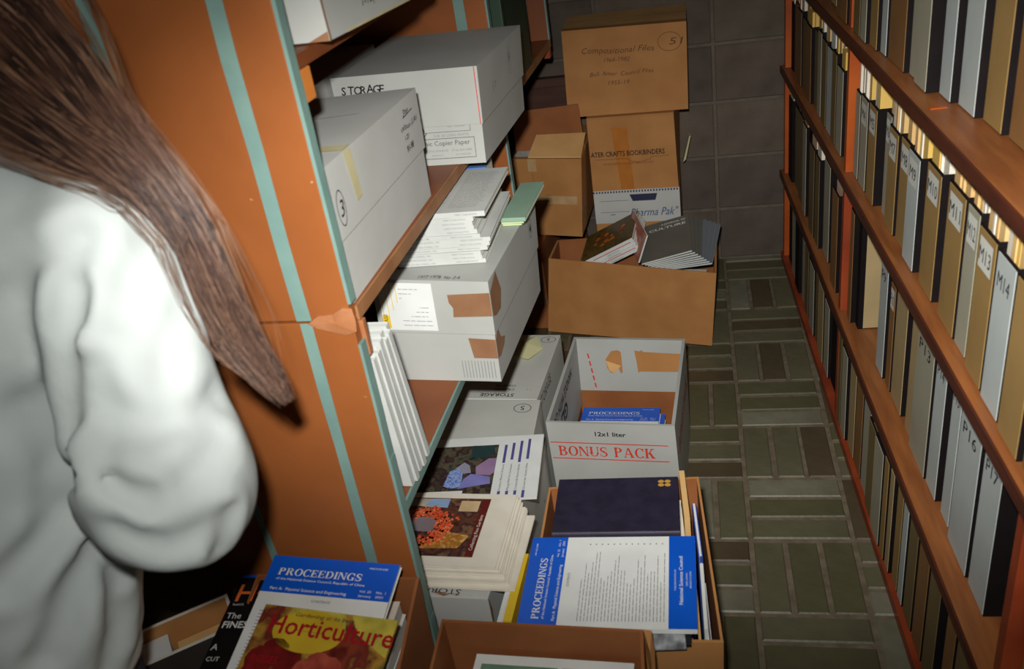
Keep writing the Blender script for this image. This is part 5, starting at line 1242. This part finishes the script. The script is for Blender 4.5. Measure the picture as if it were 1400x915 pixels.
FOLDS = [
([(-0.682, -0.784, 1.231), (-0.689, -0.806, 1.195), (-0.692, -0.829, 1.143), (-0.695, -0.846, 1.085), (-0.683, -0.864, 1.068)], 0.012, 0.01) ,
([(-0.696, -0.853, 1.073), (-0.778, -0.816, 0.986), (-0.796, -0.846, 0.966), (-0.827, -0.883, 0.943)], 0.014, 0.012) ,
([(-0.683, -0.857, 1.079), (-0.648, -0.873, 1.07), (-0.619, -0.878, 1.055)], 0.013, 0.009) ,
([(-0.77, -0.804, 0.928), (-0.769, -0.79, 0.864)], 0.008, 0.008) ,
([(-0.771, -0.809, 0.925), (-0.782, -0.838, 0.9), (-0.797, -0.862, 0.868), (-0.819, -0.885, 0.836)], 0.014, 0.012) ,
([(-0.673, -0.76, 1.273), (-0.681, -0.778, 1.244), (-0.685, -0.795, 1.213)], 0.01, 0.012) ,
([(-0.56, -0.838, 0.999), (-0.58, -0.851, 0.968)], 0.008, 0.008) ,
([(-0.651, -0.836, 1.129), (-0.62, -0.836, 1.107), (-0.59, -0.81, 1.097), (-0.582, -0.763, 1.091)], 0.006, 0.012) ,
([(-0.601, -0.875, 1.045), (-0.58, -0.847, 1.058), (-0.57, -0.803, 1.069)], 0.006, 0.012) ,
([(-0.711, -0.772, 1.259), (-0.754, -0.776, 1.231), (-0.776, -0.798, 1.219)], 0.007, 0.014) ,
([(-0.661, -0.82, 1.17), (-0.662, -0.837, 1.13), (-0.653, -0.856, 1.092)], 0.006, 0.01) ,
([(-0.641, -0.891, 1.031), (-0.607, -0.885, 1.003), (-0.572, -0.859, 1.004)], 0.007, 0.012) ,
([(-0.768, -0.807, 1.113), (-0.772, -0.802, 1.054), (-0.784, -0.823, 1.012)], 0.007, 0.014) ,
([(-0.769, -0.804, 0.878), (-0.779, -0.813, 0.816), (-0.794, -0.835, 0.767)], 0.01, 0.012) ,
([(-0.624, -0.713, 1.249), (-0.635, -0.753, 1.237), (-0.64, -0.786, 1.206)], 0.005, 0.014) ,
([(-0.606, -0.742, 1.189), (-0.607, -0.782, 1.169), (-0.604, -0.801, 1.139)], 0.004, 0.012) ]      # (line of a crease, its depth, its half width)
def sweat(P):
    tor = chain(P, [((-0.995, -0.800, 0.72), 0.195), ((-0.992, -0.797, 0.84), 0.200), ((-0.985, -0.775, 0.92), 0.205), ((-0.965, -0.752, 1.05), 0.190), (CHE, 0.180), ((-0.905, -0.700, 1.25), 0.128), ((-0.875, -0.680, 1.312), 0.068)], 0.05, SCT)
    tor = smin(tor, chain(P, [(SHL, 0.072), ((-0.89, -0.69, 1.27), 0.085), (tuple(np.array(SHR) + [-0.02, 0, 0.005]), 0.072)], 0.04), 0.05)
    tor = smax(tor, 0.70 - P[..., 2], 0.01)
    d = tor
    for s, (sh, e, w) in ((1, (SHR, ELR, WRR)), (-1, (SHL, ELL, WRL))):
        sh, e, w = np.array(sh), np.array(e), np.array(w)
        arm = chain(P, [(sh, 0.078), (sh * 0.55 + e * 0.45, 0.073), (e * 0.9 + sh * 0.1 + [0, 0, -0.010], 0.081), (e * 0.55 + w * 0.45 + [0, 0, -0.005], 0.066), (w, 0.040)], 0.035)
        d = smin(d, arm, 0.014)
    # folds: shallow creases and the gathers between them
    for pts, dep, w in FOLDS:
        c = np.min([cone(P, a, b, 0.0, 0.0) for a, b in zip(pts, pts[1:])], axis=0)
        d = d + 1.25 * dep * np.exp(-(c / (1.3 * w)) ** 2) - 0.45 * dep * np.exp(-((c - 2.8 * w) / (1.3 * w)) ** 2)
    x, y, z = P[..., 0], P[..., 1], P[..., 2]
    d = d + 0.0035 * np.sin(23 * x + 11 * z + 2 * np.sin(17 * z)) * np.sin(19 * z - 13 * y + 1.7 * np.sin(21 * x)) + 0.0015 * np.sin(57 * z + 31 * x)
    rib = np.clip((0.76 - z) / 0.02, 0, 1); d = d + 0.006 * rib * (z < 0.78)
    return d
def shell(P):
    return sweat(P)
sw = make('sweatshirt', shell, (-1.34, -1.10, 0.68), (-0.48, -0.45, 1.42), 0.0068, M_SWEAT, bd_)
def jeans(P):
    d = chain(P, [((-0.985, -0.775, 0.93), 0.165), ((-0.99, -0.775, 0.86), 0.168)], 0.04, SCT)
    for k, a, s in ((KR, AR, 1), (KL, AL, -1)):
        hip = np.array(PEL) + [s * 0.085, 0.005, -0.03]; d = smin(d, chain(P, [(hip, 0.096), (k, 0.072), (np.array(a) + [0, 0, 0.02], 0.062)], 0.03), 0.03)
    return smax(d, 0.055 - P[..., 2], 0.005)
make('trousers', jeans, (-1.24, -1.0, 0.03), (-0.76, -0.60, 1.0), 0.011, M_JEANS, bd_)
for a in (AR, AL):
    a = np.array(a)
    f = lambda P, a=a: smax(smin(chain(P, [(a + [0, -0.035, -0.043], 0.042), (a + [0, 0.05, -0.043], 0.043), (a + [0, 0.135, -0.052], 0.036)], 0.03), cone(P, a + [0, -0.02, -0.02], a + [0, -0.02, 0.0], 0.042, 0.042), 0.02), 0.0015 - P[..., 2], 0.003)
    make('shoe', f, tuple(a + [-0.07, -0.11, -0.09]), tuple(a + [0.07, 0.2, 0.06]), 0.008, M_SHOE, bd_)

# hair: a cap over the skull plus several hundred long tapering strands falling over the right shoulder
M_HAIR = mat('brown_hair', rgb(42, 27, 22), rgb(72, 48, 37), scale=9, rough=0.5, stretch=(3, 3, 1), spec=0.35)
M_HAIR2 = mat('light_brown_hair', rgb(128, 96, 74), rgb(92, 64, 48), scale=9, rough=0.45, stretch=(3, 3, 1), spec=0.4)
CR = Matrix(((1, 0, 0), (0, 1, 0), (0, 0, 1)))
rot_c = cam.rotation_euler.to_matrix()
def hair_cap(P):
    hd = P - np.array(HED)
    d = np.linalg.norm((hd + np.array([0, 0.014, -0.012])) / np.array([0.098, 0.106, 0.126]), axis=-1) * 0.105 - 0.105
    return smax(d, (hd[..., 1] - 0.060), 0.01)
hc = make('hair', hair_cap, (-1.02, -0.80, 1.30), (-0.72, -0.50, 1.66), 0.008, M_HAIR, bd_)
# centre line of the fall of hair and its half width
HL = [((-0.862, -0.690, 1.548), 0.070), ((-0.838, -0.690, 1.500), 0.085), ((-0.775, -0.656, 1.448), 0.0726), ((-0.705, -0.688, 1.402), 0.0525), ((-0.659, -0.707, 1.364), 0.0366), ((-0.631, -0.715, 1.342), 0.0281), ((-0.600, -0.723, 1.309), 0.0211), ((-0.576, -0.728, 1.262), 0.0186), ((-0.564, -0.736, 1.202), 0.0197), ((-0.552, -0.739, 1.149), 0.0194), ((-0.532, -0.742, 1.103), 0.0106), ((-0.518, -0.745, 1.071), 0.0023)]
def hl(t):
    t = min(max(t, 0), 0.9999) * (len(HL) - 1); i = int(t); f = t - i
    return lerp(HL[i][0], HL[i + 1][0], f), HL[i][1] * (1 - f) + HL[i + 1][1] * f
def strands(n, seed, rad, m, name, sg=0.55, lim=1.1):
    r = random.Random(seed); b = MB()
    view = rot_c @ Vector((0, 0, 1)); 
    for q in range(n):
        u = max(-lim, min(lim, r.gauss(0, sg))); dpt = r.uniform(-1, 1); ph = r.uniform(0, 6.28); t0 = r.uniform(0, 0.25); t1 = r.uniform(0.72, 1.0) if r.random() < 0.75 else r.uniform(0.45, 0.8)
        N = 17; prev = None; ring0 = None; fr_ = r.uniform(0.8, 2.0); am = r.uniform(0.001, 0.005)
        for i in range(N + 1):
            t = t0 + (t1 - t0) * i / N; c, w = hl(t); c2, _ = hl(min(t + 0.03, 1)); tan = (c2 - c); 
            if tan.length < 1e-6: tan = V(0.02, 0, -0.05)
            tan.normalize(); sd = tan.cross(view).normalized()
            spread = u * w + am * math.sin(ph + fr_ * 6.28 * t) + 0.004 * math.sin(9 * t + u * 5)
            pos = c + sd * spread + view * (0.020 * dpt * (1 - 0.5 * t) * math.sqrt(max(0, 1 - min(1, u * u))) + 0.004 * math.sin(ph * 2 + 7 * t))
            rr = rad * (1.0 - 0.75 * (i / N)) * r.uniform(0.9, 1.1)
            nn = sd.cross(tan)
            ring = [pos + (sd * math.cos(k * 2.094) + nn * math.sin(k * 2.094)) * rr for k in range(3)]
            k0 = len(b.v); b.v += [tuple(x) for x in ring]
            if i: b.f += [(k0 - 3 + k, k0 - 3 + (k + 1) % 3, k0 + (k + 1) % 3, k0 + k) for k in range(3)]
    o = b.obj(name, m, bd_, smooth=True); return o
def hair_core(P): return chain(P, [(np.array(c) - 0.02 * np.array(rot_c @ Vector((0, 0, 1))), max(0.004, w * 0.55)) for c, w in HL[:10]], 0.02)
make('hair', hair_core, (-0.98, -0.82, 1.05), (-0.47, -0.52, 1.62), 0.008, M_HAIR, bd_)
strands(2600, 5, 0.0011, M_HAIR, 'hair'); strands(1000, 8, 0.0010, M_HAIR2, 'hair'); strands(150, 13, 0.0008, M_HAIR2, 'stray_hair', 0.95, 1.7)
def scalp(n, seed, rad, m):
    """strands combed from the crown over the skull to the right shoulder side"""
    r = random.Random(seed); b = MB(); H = V(HED) + V(0, -0.014, 0.012); goal = V(HL[2][0])
    for q in range(n):
        az = r.uniform(math.radians(150), math.radians(400)); top = r.uniform(60, 86); k_ = r.uniform(0.99, 1.05)
        for i in range(11):
            t = i / 10; ph = math.radians(top - t * (top + 42)); a = az + (math.radians(285) - az) * 0.35 * t * t
            pos = H + V(0.099 * k_ * math.cos(ph) * math.cos(a), 0.107 * k_ * math.cos(ph) * math.sin(a), 0.127 * k_ * math.sin(ph))
            if t > 0.75: pos = lerp(pos, goal, (t - 0.75) * 1.3)
            nrm = (pos - H).normalized(); sd = nrm.cross(V(0, 0, 1)); sd = sd.normalized() if sd.length > 1e-4 else V(1, 0, 0)
            k0 = len(b.v); b.v += [tuple(pos + (sd * math.cos(c * 2.094) + nrm * math.sin(c * 2.094)) * rad) for c in range(3)]
            if i: b.f += [(k0 - 3 + c, k0 - 3 + (c + 1) % 3, k0 + (c + 1) % 3, k0 + c) for c in range(3)]
    return b.obj('hair', m, bd_, smooth=True)
scalp(700, 3, 0.0016, M_HAIR); scalp(160, 4, 0.0012, M_HAIR2)
